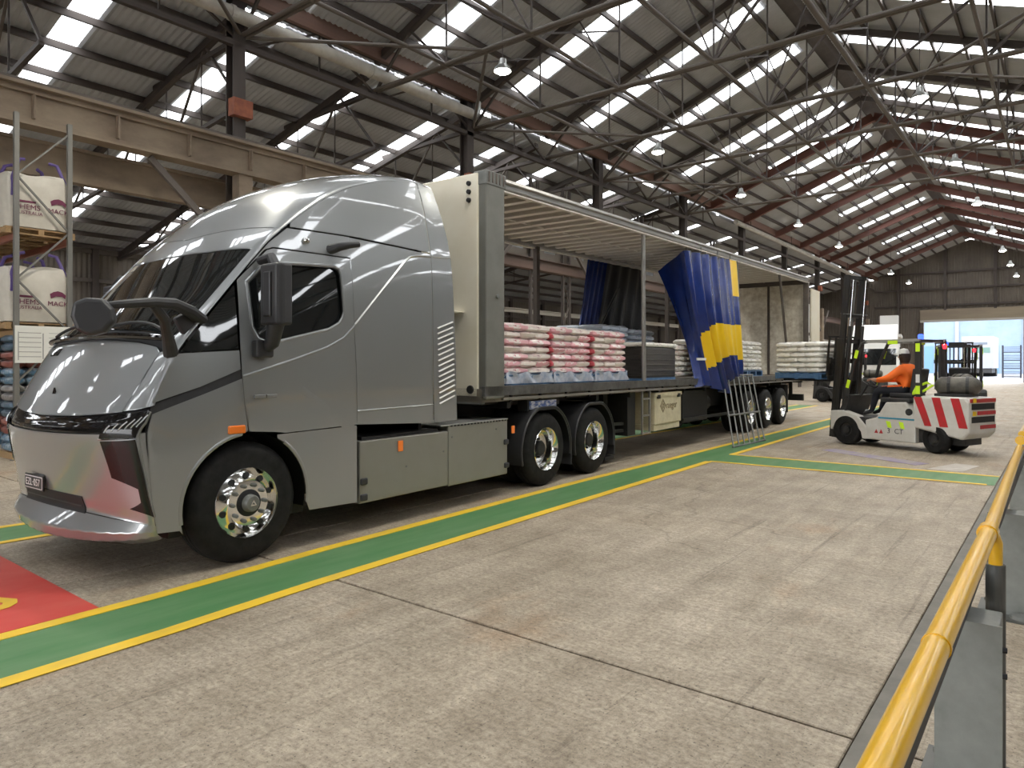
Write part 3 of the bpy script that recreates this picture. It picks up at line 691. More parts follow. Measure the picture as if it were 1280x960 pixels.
# --- side skin
DOOR=[(-.055,2.42),(.24,2.715),(.30,2.735),(1.12,2.735),(1.155,2.06),(1.185,1.58),(1.19,1.1),(.36,1.085),(.26,1.10),(.0,1.125),(-.045,1.36),(-.065,1.6),(-.07,1.82)]
WIN=[(.02,2.41),(.19,2.585),(.24,2.61),(.35,2.615),(.93,2.645),(.985,2.62),(1.005,2.57),(1.035,2.21),(1.01,2.14),(.97,2.09),(.85,2.03),(.3,1.9),(.18,1.88),(.09,1.92),(.035,2.02)]
arch=[(.60*math.cos(a),.515+.60*math.sin(a)) for a in [R(k) for k in range(195,-16,-7)]]
def scale_poly(pl,f,c=None):
    c=c or (sum(p[0] for p in pl)/len(pl),sum(p[1] for p in pl)/len(pl)); return [(c[0]+(p[0]-c[0])*f,c[1]+(p[1]-c[1])*f) for p in pl]
for sg in (1,-1):
    fn=sidefn(sg)
    ob=panel('door',DOOR,fn,silver,truck,holes=[WIN],h=.07)
    panel('window',scale_poly(WIN,.975),fn,glass,ob,off=-.028,h=.09)
    strip_on('window_seal',WIN+[WIN[0]],fn,.03,silver,ob,off=.002,bul=.006,n=3)
    strip_on('window_gasket',scale_poly(WIN,.965)+[scale_poly(WIN,.965)[0]],fn,.02,plastic,ob,off=-.012,bul=.006,n=3)
    for k in range(2): bbox('door_handle',(sg*1.245 if sg>0 else -1.262,.04+.12*k,1.405),(sg*1.262 if sg>0 else -1.245,.145+.12*k,1.435),silver,ob,.004)
    panel('quarter_window',[(-.57,1.795),(-.35,2.06),(-.085,2.375),(-.09,1.83)],fn,glass,truck,off=-.006)
    panel('upper_fender',[(-.80,1.40),(-.735,1.54),(-.62,1.755),(-.58,1.783),(-.085,1.815),(-.08,1.655),(-.43,1.515)],fn,silver,truck)
    panel('side_band',[(-.84,1.26),(-.80,1.385),(-.43,1.51),(-.075,1.65),(-.07,1.565),(-.80,1.30)],fn,plastic,truck,off=-.012)
    fl=[p for p in arch if p[0]<=-.015]
    panel('front_fender',[(-.80,1.315),(-.43,1.445),(-.07,1.575),(-.052,1.36),(-.015,1.135)]+[p for p in fl[::-1]]+[(-.60,.39),(-.77,.40),(-.80,.60),(-.83,.9),(-.84,1.18)],fn,silver,truck,h=.06)
    al=[p for p in arch if p[0]>=.27]
    panel('rear_skirt',[(.28,1.075),(1.19,1.09),(1.195,.33),(.625,.35)]+[p for p in al[::-1] if p[1]>.36],fn,silver,truck,h=.07)
    panel('sleeper_panel',[(1.13,2.735),(1.15,2.95),(2.275,2.925),(2.295,2.19),(2.315,1.04),(1.2,1.10),(1.195,1.58),(1.165,2.06)],fn,silver,truck,h=.09)
    top=[(.30+.1*k,) for k in range(20)]
    up=[(y,ridge_at(y)[1]-.004) for y in [.50+.087*k for k in range(20)]]+[(2.24,ridge_at(2.24)[1]-.004)]
    panel('upper_side_panel',up+[(2.27,2.945),(1.16,2.97),(.50,2.963)],fn,silver,truck,h=.08)
    panel('door_header',[(.46,2.945),(1.14,2.955),(1.125,2.75),(.30,2.75),(.22,2.72),(.04,2.53),(.10,2.605),(.27,2.79)],fn,silver,truck,h=.06)
    fr=panel('side_fairing',[(2.26,3.74),(2.50,3.72),(2.60,3.14),(2.65,2.58),(2.70,1.84),(2.72,1.05),(2.335,1.04),(2.31,2.19),(2.29,2.93)],fn,silver,truck,h=.09)
    for k in range(15):
        z0=2.10-.061*k; y0=2.375+.0026*k
        o=strip_on('louvre',[(y0,z0),(y0+.265,z0+.085)],fn,.024,mat('bright_silver',(.72,.72,.71),.35,.2),fr,off=.004,bul=.012,n=3)
    strip_on('arch_lip',[p for p in arch if p[1]>.36 and p[0]<-.02],fn,.035,silver,truck,bul=.008,n=2)
    strip_on('arch_lip',[p for p in arch if p[1]>.36 and p[0]>.30],fn,.035,silver,truck,bul=.008,n=2)
    strip_on('body_crease',[(-.06,1.595),(.47,1.745),(.83,1.86),(1.02,1.95),(1.165,2.08)],fn,.03,silver,truck,bul=.006)
    strip_on('body_crease',[(1.17,2.09),(1.56,2.49),(1.86,2.79),(1.95,2.855),(2.04,2.88),(2.28,2.90)],fn,.03,silver,truck,bul=.008)
    strip_on('body_crease',[(2.31,2.90),(2.62,2.92)],fn,.02,silver,truck,bul=.005)
    strip_on('body_crease',[(1.2,1.235),(2.31,1.245)],fn,.016,silver,truck,bul=.005)
    strip_on('body_crease',[(.53,1.47),(.98,1.165),(1.17,1.03)],fn,.10,silver,truck,off=.001,bul=.004)
    MB().box2((sg*1.235,-.205,1.115),(sg*1.268,-.045,1.185)).build('side_marker',orange,truck,bevel=.012)
    # head lamp cluster on the corner
    def hp(l): return sh([(s,sg*a) for s,a in l])
    hd=panel('headlamp',hp([(5.85,49),(6.95,55),(7.35,70),(7.72,86),(6.6,84),(5.9,77)]),shfn,lensdark,truck,h=.03,off=.006,th=.02)
    panel('lamp_lens',hp([(5.75,49.5),(5.8,76),(5.1,79),(4.35,82.5),(3.62,88),(3.85,63),(4.15,74),(4.5,73),(4.72,53)]),shfn,lensdark,hd,h=.04,off=.006)
    strip_on('lamp_trim',hp([(5.82,48.5),(5.85,62),(5.86,77)]),shfn,.02,chrome,hd,off=.008)
    strip_on('lamp_trim',hp([(7.7,87),(6.6,85.5),(5.9,79),(5.1,81),(4.35,84.5),(3.62,89)]),shfn,.022,greysteel,hd,off=.008)
    for k in range(6):
        f=k/5; a0=53+f*24; s0=6.0+.25*f; s1=6.75+.75*f
        strip_on('light_bar',hp([(s0+.1,a0),(s1-.12,a0+3+5*f)]),shfn,.018,mat('drl_white',(.75,.8,.85),.2),hd,off=.010)
    # mirrors: camera arm forward and tall mirror by the door
    if sg>0:
        arm=MB(); arm.tube([(1.12,-.36,2.06),(1.20,-.50,2.12),(1.28,-.68,2.165),(1.34,-.86,2.16),(1.33,-1.02,2.14),(1.30,-1.17,2.12)],[.055,.05,.045,.04,.034,.026],10)
        am=arm.build('mirror_arm',plastic,truck,True)
        MB().tube([(1.13,-.62,1.78),(1.20,-.68,1.90),(1.26,-.74,2.04),(1.33,-.86,2.14)],[.06,.045,.04,.035],10).build('arm_strut',plastic,am,True)
        mb=MB(); mb.box((1.13,-.46,1.95),(.06,.14,.34),Euler((R(30),0,0)).to_matrix()); mb.build('arm_mount',plastic,am,bevel=.02)
        mb=MB(); pr=[(-.155,.0),(-.14,.10),(-.06,.135),(.05,.13),(.11,.06),(.13,-.03),(.06,-.11),(-.04,-.14),(-.12,-.09)]
        mb.prism([(q[0],q[1]) for q in pr],'y',-.05,.05); mb.build('front_mirror',MATS.get('mirror_shell') or mat('mirror_shell',(.032,.032,.034),.45),am,bevel=.03,seg=3,M=Matrix.Translation((1.29,-1.24,2.03))@Matrix.Rotation(R(52),4,'Z'))
    hm=MB(); hm.prism([(sg*1.31,.07),(sg*1.34,.04),(sg*1.55,.05),(sg*1.58,.09),(sg*1.57,.20),(sg*1.33,.20)],'z',2.03,2.55)
    hmo=hm.build('side_mirror',mat('mirror_shell',(.032,.032,.034),.45),truck,bevel=.022)
    MB().box((sg*1.44,.04,2.29),(.10,.025,.38)).build('mirror_rib',MATS['mirror_shell'],hmo,bevel=.011)
    MB().tube([(sg*1.28,.13,1.84),(sg*1.38,.13,1.88),(sg*1.43,.13,2.05)],[.055,.06,.075],12).build('mirror_bracket',plastic,hmo,True)
    MB().box((sg*1.29,.10,1.83),(.09,.17,.15)).build('mirror_bracket',plastic,hmo,bevel=.02)
    MB().tube([(sg*1.42,.13,2.53),(sg*1.34,.15,2.62),(sg*1.20,.13,2.60)],[.05,.045,.04],10).build('mirror_bracket',plastic,hmo,True)
    MB().tube([(sg*1.19,.90,2.80),(sg*1.30,.93,2.82),(sg*1.36,1.00,2.84),(sg*1.38,1.10,2.86)],[.05,.04,.032,.028],10).build('camera_arm',plastic,truck,True)
    MB().lathe([(sg*1.17,.03),(sg*1.20,.03),(sg*1.215,.02),(sg*1.22,.001)],16,'x',(0,.63,2.85)).build('camera_dome',chrome,truck,True)
# badge, number plate, lower grille
n0=Vector(shell(8.75,-4)); 
MB().prism([(-.05,1.415),(.05,1.415),(0,1.50)],'y',shell(8.7,0)[1]-.012,shell(8.7,0)[1]+.0).build('hood_badge',gloss_black,truck,M=Matrix.Translation((-.05,.0,-.0)))
yb=shell(4.3,0)[1]
pl=MB().box((-.17,yb-.02,.705),(.37,.012,.125)).build('number_plate',mat('plate_black',(.02,.02,.02),.4),truck)
MB().box((-.17,yb-.028,.705),(.345,.004,.104)).build('plate_border',white,pl); MB().box((-.17,yb-.031,.705),(.33,.004,.09)).build('plate_face',MATS['plate_black'],pl)
text_obj('plate_number','EZL·057',.085,white,pl,face_matrix((-.17,yb-.035,.705),(1,0,0),(0,0,1)),.001)
panel('lower_grille',sh([(2.9,-29),(4.0,-29),(4.0,29),(2.9,30)]),shfn,gapblack,truck,off=.008,h=.05)
panel('grille_vane',sh([(3.4,-28),(3.5,-28),(3.5,28),(3.4,28)]),shfn,plastic,truck,off=.016,h=.05)
panel('intake',sh([(9.75,-44),(9.95,-44),(9.95,-32),(9.75,-32)]),shfn,gloss_black,truck,off=.006,h=.04)
for a0,a1 in ((-62,4),(2,60)):
    P=[Vector(shell(10.45+.25*math.sin(math.pi*k/8),a0+(a1-a0)*k/8)) for k in range(9)]
    MB().tube([p+Vector((0,-.035,.02)) for p in P],.014,8).build('wiper',plastic,truck,True)
MB().tube([Vector(shell(10.25,a))+Vector((0,-.03,.015)) for a in range(-66,67,6)],.028,8).build('cowl_rail',gloss_black,truck,True)
# front wheels, arches
for sg in (1,-1):
    wheel_set(False,True,truck,0,1.215,sg,sg>0)
    MB().grid(lambda u,v,sg=sg:(sg*lerp(1.20,.80,v),.60*math.cos(R(-12+204*u)),.515+.60*math.sin(R(-12+204*u))),36,2).build('wheel_arch',gapblack,truck,True)
    for ax in (4.66,6.03):
        wheel_set(True,False,truck,ax,1.235,sg,sg>0)
        # half-round mudguard
        prof=[R(k) for k in range(196,-17,-8)]; mb=MB(); vs=[]
        def rr(a): return .615
        for x in (sg*1.25,sg*.62):
            for a in prof: 
                q=.62; yy=q*math.cos(a)*1.02; zz=q*math.sin(a); vs.append((x,ax+yy,.515+min(zz,.585)))
        for a in prof: vs.append((sg*1.25,ax+.585*math.cos(a)*1.02,.515+min(.585*math.sin(a),.55)))
        n=len(prof); mb.add(vs,[(i,i+1,n+i+1,n+i) for i in range(n-1)]+[(i,i+1,2*n+i+1,2*n+i) for i in range(n-1)])
        g=mb.build('mudguard',mudg,truck,True,ang=50)
        MB().tube([(sg*1.255,ax+.62*math.cos(a)*1.02,.515+min(.62*math.sin(a),.585)) for a in prof],.013,6).build('mudguard_bead',mudg,g,True)
        MB().box2((sg*.7,ax+.66,.22),(sg*1.24,ax+.68,.62)).build('mud_flap',plastic,truck)
    # battery boxes
    bx=MB(); bx.box2((sg*.55,1.24,.30),(sg*1.235,2.58,.925)); b1=bx.build('battery_box',boxgrey,truck,bevel=.012)
    bx=MB(); bx.box2((sg*.55,2.59,.285),(sg*1.235,3.74,.985)); b2=bx.build('battery_box',boxgrey,truck,bevel=.012)
    bx=MB(); bx.box2((sg*.62,2.45,.985),(sg*1.24,3.75,1.0)); b3=bx.build('step_plate',mat('checker_plate',(.55,.55,.53),.3,.7,c2=(.35,.35,.34),scale=30),truck,bevel=.004)
    for k in range(18): bbox('step_hole',(sg*1.238,2.62+.062*k,.972),(sg*1.244,2.652+.062*k,.988),gapblack,b3)
    bbox('reflector',(sg*1.235,1.77,.77),(sg*1.25,1.84,.885),orange,truck,.006)
    bbox('reflector',(sg*1.25,3.80,.80),(sg*1.27,3.86,.90),orange,truck,.006)
    for y,z in ((1.29,.52),(1.29,.36),(3.70,.70),(3.71,.40)):
        MB().box((sg*1.245,y,z),(.03,.09,.07)).build('corner_bumper',plastic,truck,bevel=.02)
    for y,z in ((1.9,.6),(2.5,.7),(2.65,.85),(3.5,.88)): MB().lathe([(sg*1.234,.012),(sg*1.242,.010),(sg*1.243,.001)],10,'x',(0,y,z)).build('latch',greysteel,truck)
bbox('walk_deck',(-1.2,1.3,.93),(1.2,2.44,.96),gapblack,truck)
for x in (-.43,.43): bbox('chassis_rail',(x-.05,-.6,.62),(x+.05,6.9,.92),chassis,truck)
bbox('gearbox_cover',(-.55,.5,.35),(.55,4.2,.95),chassis,truck); bbox('axle_beam',(-1.0,-.08,.40),(1.0,.08,.56),chassis,truck)
bbox('under_tray',(-.95,-.6,.30),(1.05,.7,.5),gapblack,truck)
for ax in (4.66,6.03): MB().tube([(-1,ax,.515),(1,ax,.515)],.11,12).build('drive_axle',chassis,truck); MB().lathe([(-.2,.1),(-.15,.24),(.15,.24),(.2,.1)],16,'x',(0,ax,.515)).build('differential',chassis,truck)
MB().lathe([(1.12,.55),(1.20,.55),(1.20,.001)],24,'z',(0,5.3,0)).build('fifth_wheel',chassis,truck)
bbox('cab_rear_wall',(-1.05,2.28,.95),(1.05,2.33,3.7),chassis,truck)
# ------------------------------------------------------------ trailer
CP,SP=math.cos(PHI),math.sin(PHI)
def tw(u,v,z): return (TO[0]+u*CP-v*SP,TO[1]+u*SP+v*CP,z)
trailer=thing('semi_trailer','long curtain-sided semi trailer with its side open','trailer',tw(0,11.5,0),PHI)
REL[trailer.name]=Matrix.Translation((0,11.5,0))
Y_F,Y_B=3.25,20.0
def ztop(y): return 4.09+(y-3.65)*.0225
def zdeck(y): return 1.39-(y-3.65)*.003
# deck
MB().prism([(Y_F,1.22),(Y_B,1.18),(Y_B,1.34),(Y_F,1.39)],'x',-1.2,1.2).build('deck',mat('deck_ply',(.22,.19,.15),.7,c2=(.16,.14,.11),scale=5),trailer)
for sg in (1,-1):
    MB().prism([(Y_F,1.30),(Y_B,1.25),(Y_B,1.37),(Y_F,1.42)],'x',sg*1.17,sg*1.25).build('side_rave',deckm,trailer)
    MB().prism([(Y_F+.4,1.235),(Y_B,1.185),(Y_B,1.215),(Y_F+.4,1.27)],'x',sg*1.19,sg*1.24).build('rope_rail',rail_al,trailer)
    for k in range(24):
        y=Y_F+.6+.69*k; bbox('rail_lug',(sg*1.17,y-.02,1.20),(sg*1.22,y+.02,1.33),chassis,trailer)
    # roof rail
    MB().prism([(Y_F+.3,ztop(Y_F)-.155),(Y_B,ztop(Y_B)-.155),(Y_B,ztop(Y_B)-.01),(Y_F+.3,ztop(Y_F)-.01)],'x',sg*1.16,sg*1.25).build('roof_rail',rail_al,trailer,bevel=.02)
    MB().tube([(sg*1.262,Y_F+.4,ztop(Y_F)-.06),(sg*1.262,Y_B,ztop(Y_B)-.06)],.022,8).build('rail_bead',rail_al,trailer,True)
    MB().prism([(Y_F+.4,ztop(Y_F)-.185),(Y_B,ztop(Y_B)-.185),(Y_B,ztop(Y_B)-.165),(Y_F+.4,ztop(Y_F)-.165)],'x',sg*1.19,sg*1.255).build('curtain_track',ribm,trailer)
    # front and rear posts
    MB().box2((sg*1.08,Y_F+.03,1.26),(sg*1.25,Y_F+.41,4.0)).build('front_post',mat('post_grey',(.20,.20,.18),.45,.2,c2=(.17,.17,.15),scale=3),trailer,bevel=.015)
    MB().box2((sg*1.05,Y_F+.02,3.93),(sg*1.26,Y_F+.43,4.105)).build('corner_casting',greysteel,trailer,bevel=.01)
    for k in range(5): bbox('casting_fin',(sg*1.255,Y_F+.06+.075*k,3.96),(sg*1.268,Y_F+.085+.075*k,4.09),steel_md,trailer)
    MB().lathe([(sg*1.25,.03),(sg*1.275,.028),(sg*1.28,.001)],12,'x',(0,Y_F+.25,2.55)).build('post_catch',greysteel,trailer)
    MB().box2((sg*1.10,Y_B-.16,1.2),(sg*1.25,Y_B,ztop(Y_B)-.02)).build('rear_post',steel_md,trailer)
    MB().box2((sg*1.252,Y_B-.12,1.6),(sg*1.262,Y_B-.04,2.6)).build('rear_light_strip',white,trailer); MB().box2((sg*1.252,Y_B-.12,2.7),(sg*1.262,Y_B-.04,3.6)).build('rear_light_strip',white,trailer)
    bbox('open_door',(sg*1.27,Y_B+.02,1.35),(sg*1.31,Y_B+1.15,4.1),cream,trailer)
# bulkhead
MB().box2((-1.14,Y_F,1.29),(1.13,Y_F+.05,4.08)).build('bulkhead',cream,trailer,bevel=.01)
bb=MB().prism([(-1.2,1.20),(1.2,1.20),(1.2,1.30),(-1.2,1.30)],'y',Y_F+.0,Y_F+.06).build('bulkhead_sill',greysteel,trailer)
for k in range(3): MB().lathe([(Y_F-.03,.001),(Y_F-.028,.028),(Y_F,.032)],12,'y',(1.0,0,3.96-.105*k)).build('air_fitting',gapblack,trailer)
MB().lathe([(Y_F-.02,.001),(Y_F-.018,.05),(Y_F,.055)],14,'y',(1.02,0,1.38)).build('drain_cap',chassis,trailer)
MB().prism([(.15,2.32),(.92,2.35),(.15,2.50)],'y',Y_F-.06,Y_F).build('bulkhead_gusset',cream,trailer)
# roof and roof bows
MB().prism([(Y_F+.05,ztop(Y_F)-.02),(Y_B,ztop(Y_B)-.02),(Y_B,ztop(Y_B)+.005),(Y_F+.05,ztop(Y_F)+.005)],'x',-1.2,1.2).build('roof_sheet',roofliner,trailer)
for k in range(40):
    y=Y_F+.55+.412*k
    if y<Y_B-.2: bar('roof_bow',(-1.18,y,ztop(y)-.06),(1.18,y,ztop(y)-.06),.13,.10,ribm,trailer)
MB().tube([(-.1,Y_F+.4,ztop(Y_F)-.09),(-.1,Y_B-.2,ztop(Y_B)-.09)],.012,6).build('roof_cable',ribm,trailer)
# rear doors (inside face)
for x0,x1 in ((-1.1,-.02),(.02,1.1)): bbox('rear_door',(x0,Y_B-.06,1.36),(x1,Y_B,ztop(Y_B)-.2),doorwhite,trailer)
bbox('door_seam',(-.035,Y_B-.09,1.36),(.035,Y_B-.05,ztop(Y_B)-.2),steel_dk,trailer); bbox('rear_header',(-1.2,Y_B-.1,ztop(Y_B)-.22),(1.2,Y_B,ztop(Y_B)-.02),steel_dk,trailer)
# side poles
def pole(u0,v0,z0,u1,v1,z1,r,m): return rod('side_pole',(u0,v0,z0),(u1,v1,z1),r,m,trailer,12)
pole(1.2,7.9,1.38,1.2,7.86,ztop(7.9)-.15,.038,rail_al); pole(1.2,17.75,1.36,1.2,16.7,ztop(16.7)-.15,.036,steel_md)
bar('far_side_pole',(-1.2,8.05,1.38),(-1.2,8.05,ztop(8)-.15),.09,.11,steel_dk,trailer); bar('far_side_pole',(-1.2,14.5,1.38),(-1.2,14.5,ztop(14)-.15),.09,.11,steel_dk,trailer)
# chassis
for x in (-.5,.5): MB().prism([(Y_F+.2,1.0),(7.0,.95),(8.0,.68),(Y_B-.1,.68),(Y_B-.1,1.2),(Y_F+.2,1.22)],'x',x-.06,x+.06).build('main_beam',chassis,trailer)
for k in range(14): bbox('cross_member',(-1.15,Y_F+.6+1.2*k,1.12),(1.15,Y_F+.68+1.2*k,1.22),chassis,trailer)
bbox('skid_plate',(-1.0,Y_F+.2,1.17),(1.0,6.6,1.22),chassis,trailer)
MB().box2((1.16,4.35,1.08),(1.185,5.0,1.19)).build('maker_plate',mat('maker_plate',(.10,.16,.40),.4,c2=(.70,.70,.72),scale=7,amt=.25,stretch=(1,1.4,3)),trailer)
bbox('maker_plate_bracket',(1.0,4.3,1.05),(1.16,5.05,1.21),chassis,trailer)
for sg in (1,-1):
    bar('landing_leg',(sg*.75,7.15,.12),(sg*.75,7.15,1.2),.16,.16,chassis,trailer); bbox('landing_foot',(sg*.75-.16,6.98,.06),(sg*.75+.16,7.32,.12),chassis,trailer)
    bbox('leg_gear',(sg*.62,7.45,.45),(sg*1.1,7.75,1.2),chassis,trailer)
for z in (.55,.75): bar('leg_brace',(-.75,7.15,z),(.75,7.15,z),.05,.05,chassis,trailer)
bar('underrun_rail',(1.0,6.9,.56),(1.0,7.5,.54),.05,.05,chassis,trailer); bar('underrun_rail',(1.0,6.9,.68),(1.0,7.5,.66),.05,.05,chassis,trailer)
for v in (7.82,8.13): bar('ladder_rail',(1.2,v,.45),(1.2,v,1.25),.03,.04,rail_al,trailer)
for z in (.47,.78,1.08): bar('ladder_rung',(1.2,7.82,z),(1.2,8.13,z),.03,.03,rail_al,trailer)
tb=MB().box2((.7,8.36,.58),(1.2,9.6,1.17)).build('tool_box',creambox,trailer,bevel=.015)
bbox('box_lid_edge',(1.2,8.36,1.10),(1.215,9.6,1.165),creambox,tb); bbox('box_base',(.75,8.36,.47),(1.18,9.55,.575),creambox,tb)
for v in (8.5,9.45): bbox('box_latch',(1.2,v-.05,1.06),(1.23,v+.05,1.13),chassis,tb)
M0=face_matrix((1.204,9.12,.92),(0,1,0),(0,0,1)); logo=mat('logo_brown',(.22,.17,.10),.6)
text_obj('box_lettering','rueger',.19,logo,tb,M0,.002)
mb=MB(); 
for s0,s1 in ((.13,.095),(.06,.03)):
    for k in range(4):
        a,b=[(math.cos(R(90*k+q)),math.sin(R(90*k+q))) for q in (0,90)]; mb.prism([(8.72+a[0]*s0,.92+a[1]*s0),(8.72+b[0]*s0,.92+b[1]*s0),(8.72+b[0]*s1,.92+b[1]*s1),(8.72+a[0]*s1,.92+a[1]*s1)],'x',1.2,1.206)
mb.build('box_logo',logo,tb)
bbox('spare_wheel_carrier',(-.9,9.9,.5),(1.1,11.3,1.15),gapblack,trailer); bar('side_guard',(1.15,9.8,.58),(1.15,13.1,.56),.04,.06,chassis,trailer)
MB().tube([(.9,10.1,.85),(.9,11.6,.85)],.18,16).build('air_tank',chassis,trailer,True)
for sg in (1,-1):
    for ax in (13.98,15.45,16.92):
        wheel_set(True,False,trailer,ax,1.235,sg,sg>0)
    bbox('mud_flap',(sg*.62,17.5,.3),(sg*1.22,17.53,1.1),plastic,trailer)
for ax in (13.98,15.45,16.92): MB().tube([(-1,ax,.515),(1,ax,.515)],.09,10).build('axle',chassis,trailer)
bbox('rear_bumper',(-1.15,19.6,.55),(1.15,19.72,.75),chassis,trailer); bar('bumper_bracket',(.8,19.5,.75),(.8,19.5,1.2),.1,.1,chassis,trailer); bar('bumper_bracket',(-.8,19.5,.75),(-.8,19.5,1.2),.1,.1,chassis,trailer)
# near curtain, bunched
def lerp(a,b,t): return a+(b-a)*t
def pw(t,pts):
    for (a,va),(b,vb) in zip(pts,pts[1:]):
        if t<=b: return tuple(lerp(x,y,(t-a)/(b-a)) for x,y in zip(va,vb))
    return pts[-1][1]
TOPC=[(0,(.30,10.5,3.70)),(.22,(1.20,9.75,3.97)),(.5,(1.22,10.9,4.03)),(.8,(1.22,12.1,4.08)),(.9,(1.24,12.35,4.1)),(1,(1.26,12.75,4.1))]
MIDC=[(0,(.85,10.5,2.35)),(.22,(1.22,10.35,2.4)),(.5,(1.36,10.95,2.5)),(.8,(1.38,12.1,2.5)),(1,(1.32,12.85,2.5))]
BOTC=[(0,(1.25,10.15,1.22)),(.22,(1.33,10.7,1.25)),(.5,(1.40,11.65,1.05)),(.62,(1.40,11.95,1.40)),(.8,(1.40,12.4,1.42)),(1,(1.32,12.95,1.45))]
def curtain_pt(u,v):
    a=Vector(pw(u,TOPC)); m=Vector(pw(u,MIDC)); b=Vector(pw(u,BOTC))
    p=a*(1-v)*(1-2*v)+m*4*v*(1-v)+b*v*(2*v-1) if True else a
    k=.045+.06*v; fold=math.sin(u*52+1.2*math.sin(v*2.2))*.6+abs(math.sin(u*23+2+.4*v))*.9-.4
    sc=min(1,.25+max(0,u-.1)*2)
    return (p.x+k*fold*sc,p.y+.5*k*math.cos(u*31+v)*sc,p.z)
NU,NV=160,100; mb=MB(); vs=[curtain_pt(i/NU,j/NV) for i in range(NU+1) for j in range(NV+1)]; mb.add(vs,[])
for i in range(NU):
    for j in range(NV):
        u=(i+.5)/NU; v=(j+.5)/NV; ym=0
        z=sum(vs[k][2] for k in (i*(NV+1)+j,(i+1)*(NV+1)+j))/2
        if u>.89: ym=1 if (v<.24 or .46<v<.80) else 0
        elif u>.24:
            t=(u-.26)/.63; zt=2.30+.30*min(1,t*2.2); zb=1.58+.32*min(1,max(0,t*1.6)); ym=1 if zb<z<zt else 0
        mb.f.append([i*(NV+1)+j,(i+1)*(NV+1)+j,(i+1)*(NV+1)+j+1,i*(NV+1)+j+1]); mb.mi.append(ym)
me=mb.mesh('curtain',[blue_pvc,yellow_pvc],True,80,fix=False); cu=link('side_curtain',me,trailer); cu['label']='blue curtain with yellow band, bunched up'
for k in range(9):
    u=.24+.083*k; p=Vector(curtain_pt(u,0)); MB().tube([p,p+Vector((0,0,.12))],.012,6).build('curtain_hook',greysteel,cu)
MB().tube([curtain_pt(.995,v/20) for v in range(21)],.022,8).build('curtain_pole',greysteel,cu,True)
MB().box((1.33,10.35,1.80),(.02,.5,.05)).build('curtain_strap',white,cu)
# far curtain
def fcur(y0t,y1t,y0b,y1b,zb):
    def f(u,v):
        y=lerp(lerp(y0t,y1t,u),lerp(y0b,y1b,u),v); z=lerp(ztop(y)-.17,zb,v); return (-1.22+.05*math.sin(u*26+v*1.5)*(.4+v),y,z)
    return f
MB().grid(fcur(10.15,11.05,9.55,10.3,1.9),40,16).build('far_curtain',blue_pvc,trailer,True,ang=80)
MB().grid(fcur(11.05,13.1,10.3,12.7,1.9),40,16).build('far_curtain_lining',black_pvc,trailer,True,ang=80)
MB().tube([(-1.13,11.4,3.5),(-1.1,10.3,2.4),(-1.1,10.1,1.9)],.014,6).build('curtain_strap',greysteel,trailer,True)
MB().tube([(-1.13,11.5,3.5),(-1.1,10.4,2.4),(-1.1,10.2,1.9)],.012,6).build('curtain_strap',greysteel,trailer,True)
# ------------------------------------------------------------ pallets and bags on the trailer
def bagmesh(L,Wd,H,seed):
    rn=random.Random(seed); mb=MB(); x,y,z=L/2,Wd/2,H/2; c=min(H*.42,.045)
    def ring(zz,ix,iy,ch): return [(x-ix-ch,y-iy,zz),(-x+ix+ch,y-iy,zz),(-x+ix,y-iy-ch,zz),(-x+ix,-y+iy+ch,zz),(-x+ix+ch,-y+iy,zz),(x-ix-ch,-y+iy,zz),(x-ix,-y+iy+ch,zz),(x-ix,y-iy-ch,zz)]
    rs=[ring(-z,.05,.05,.02),ring(-z*.4,0,0,.035),ring(z*.35,0,0,.035),ring(z,.06,.06,.02)]
    vs=[(p[0]+rn.uniform(-.008,.008),p[1]+rn.uniform(-.006,.006),p[2]+rn.uniform(-.004,.004)) for r in rs for p in r]
    fs=[]
    for k in range(3):
        for i in range(8): fs.append((k*8+i,k*8+(i+1)%8,(k+1)*8+(i+1)%8,(k+1)*8+i))
    fs+=[tuple(range(8))[::-1],tuple(range(24,32))]; mb.add(vs,fs); return mb
def bagmat(name,base,print_c,dark,amount=.5,wrapc=.3):
    m=bpy.data.materials.new(name); m.use_nodes=True; nt=m.node_tree; b=nt.nodes['Principled BSDF']; L=nt.links.new
    tc=nt.nodes.new('ShaderNodeTexCoord'); mp=nt.nodes.new('ShaderNodeMapping'); mp.inputs['Scale'].default_value=(7,7,16); L(tc.outputs['Object'],mp.inputs[0])
    n=nt.nodes.new('ShaderNodeTexNoise'); n.inputs['Scale'].default_value=1.0; n.inputs['Detail'].default_value=2; L(mp.outputs[0],n.inputs['Vector'])
    r=nt.nodes.new('ShaderNodeValToRGB'); r.color_ramp.interpolation='CONSTANT'; e=r.color_ramp.elements; e[0].color=(*base,1); e[1].position=.5+.12*(1-amount); e[1].color=(*print_c,1)
    e2=e.new(min(.95,.70)); e2.color=(*dark,1); L(n.outputs[0],r.inputs[0]); L(r.outputs[0],b.inputs['Base Color']); b.inputs['Roughness'].default_value=.38
    b.inputs['Coat Weight'].default_value=wrapc; b.inputs['Coat Roughness'].default_value=.15
    return m
pinkA=bagmat('bag_pink_print',(.80,.43,.48),(.85,.76,.73),(.55,.20,.24),.8)
pinkB=bagmat('bag_white_print',(.84,.78,.72),(.74,.62,.60),(.45,.30,.30),.4)
whiteB=bagmat('bag_plain_white',(.86,.84,.79),(.68,.66,.62),(.32,.32,.34),.4)
bluegB=bagmat('bag_blue_grey',(.50,.57,.68),(.62,.68,.76),(.24,.30,.42),.6)
redEnd=mat('bag_red_end',(.55,.08,.10),.45)
darkwrap=mat('black_wrap',(.022,.020,.019),.35,c2=(.045,.04,.038),scale=5,coat=.3,stretch=(1,1,5))
BM={}
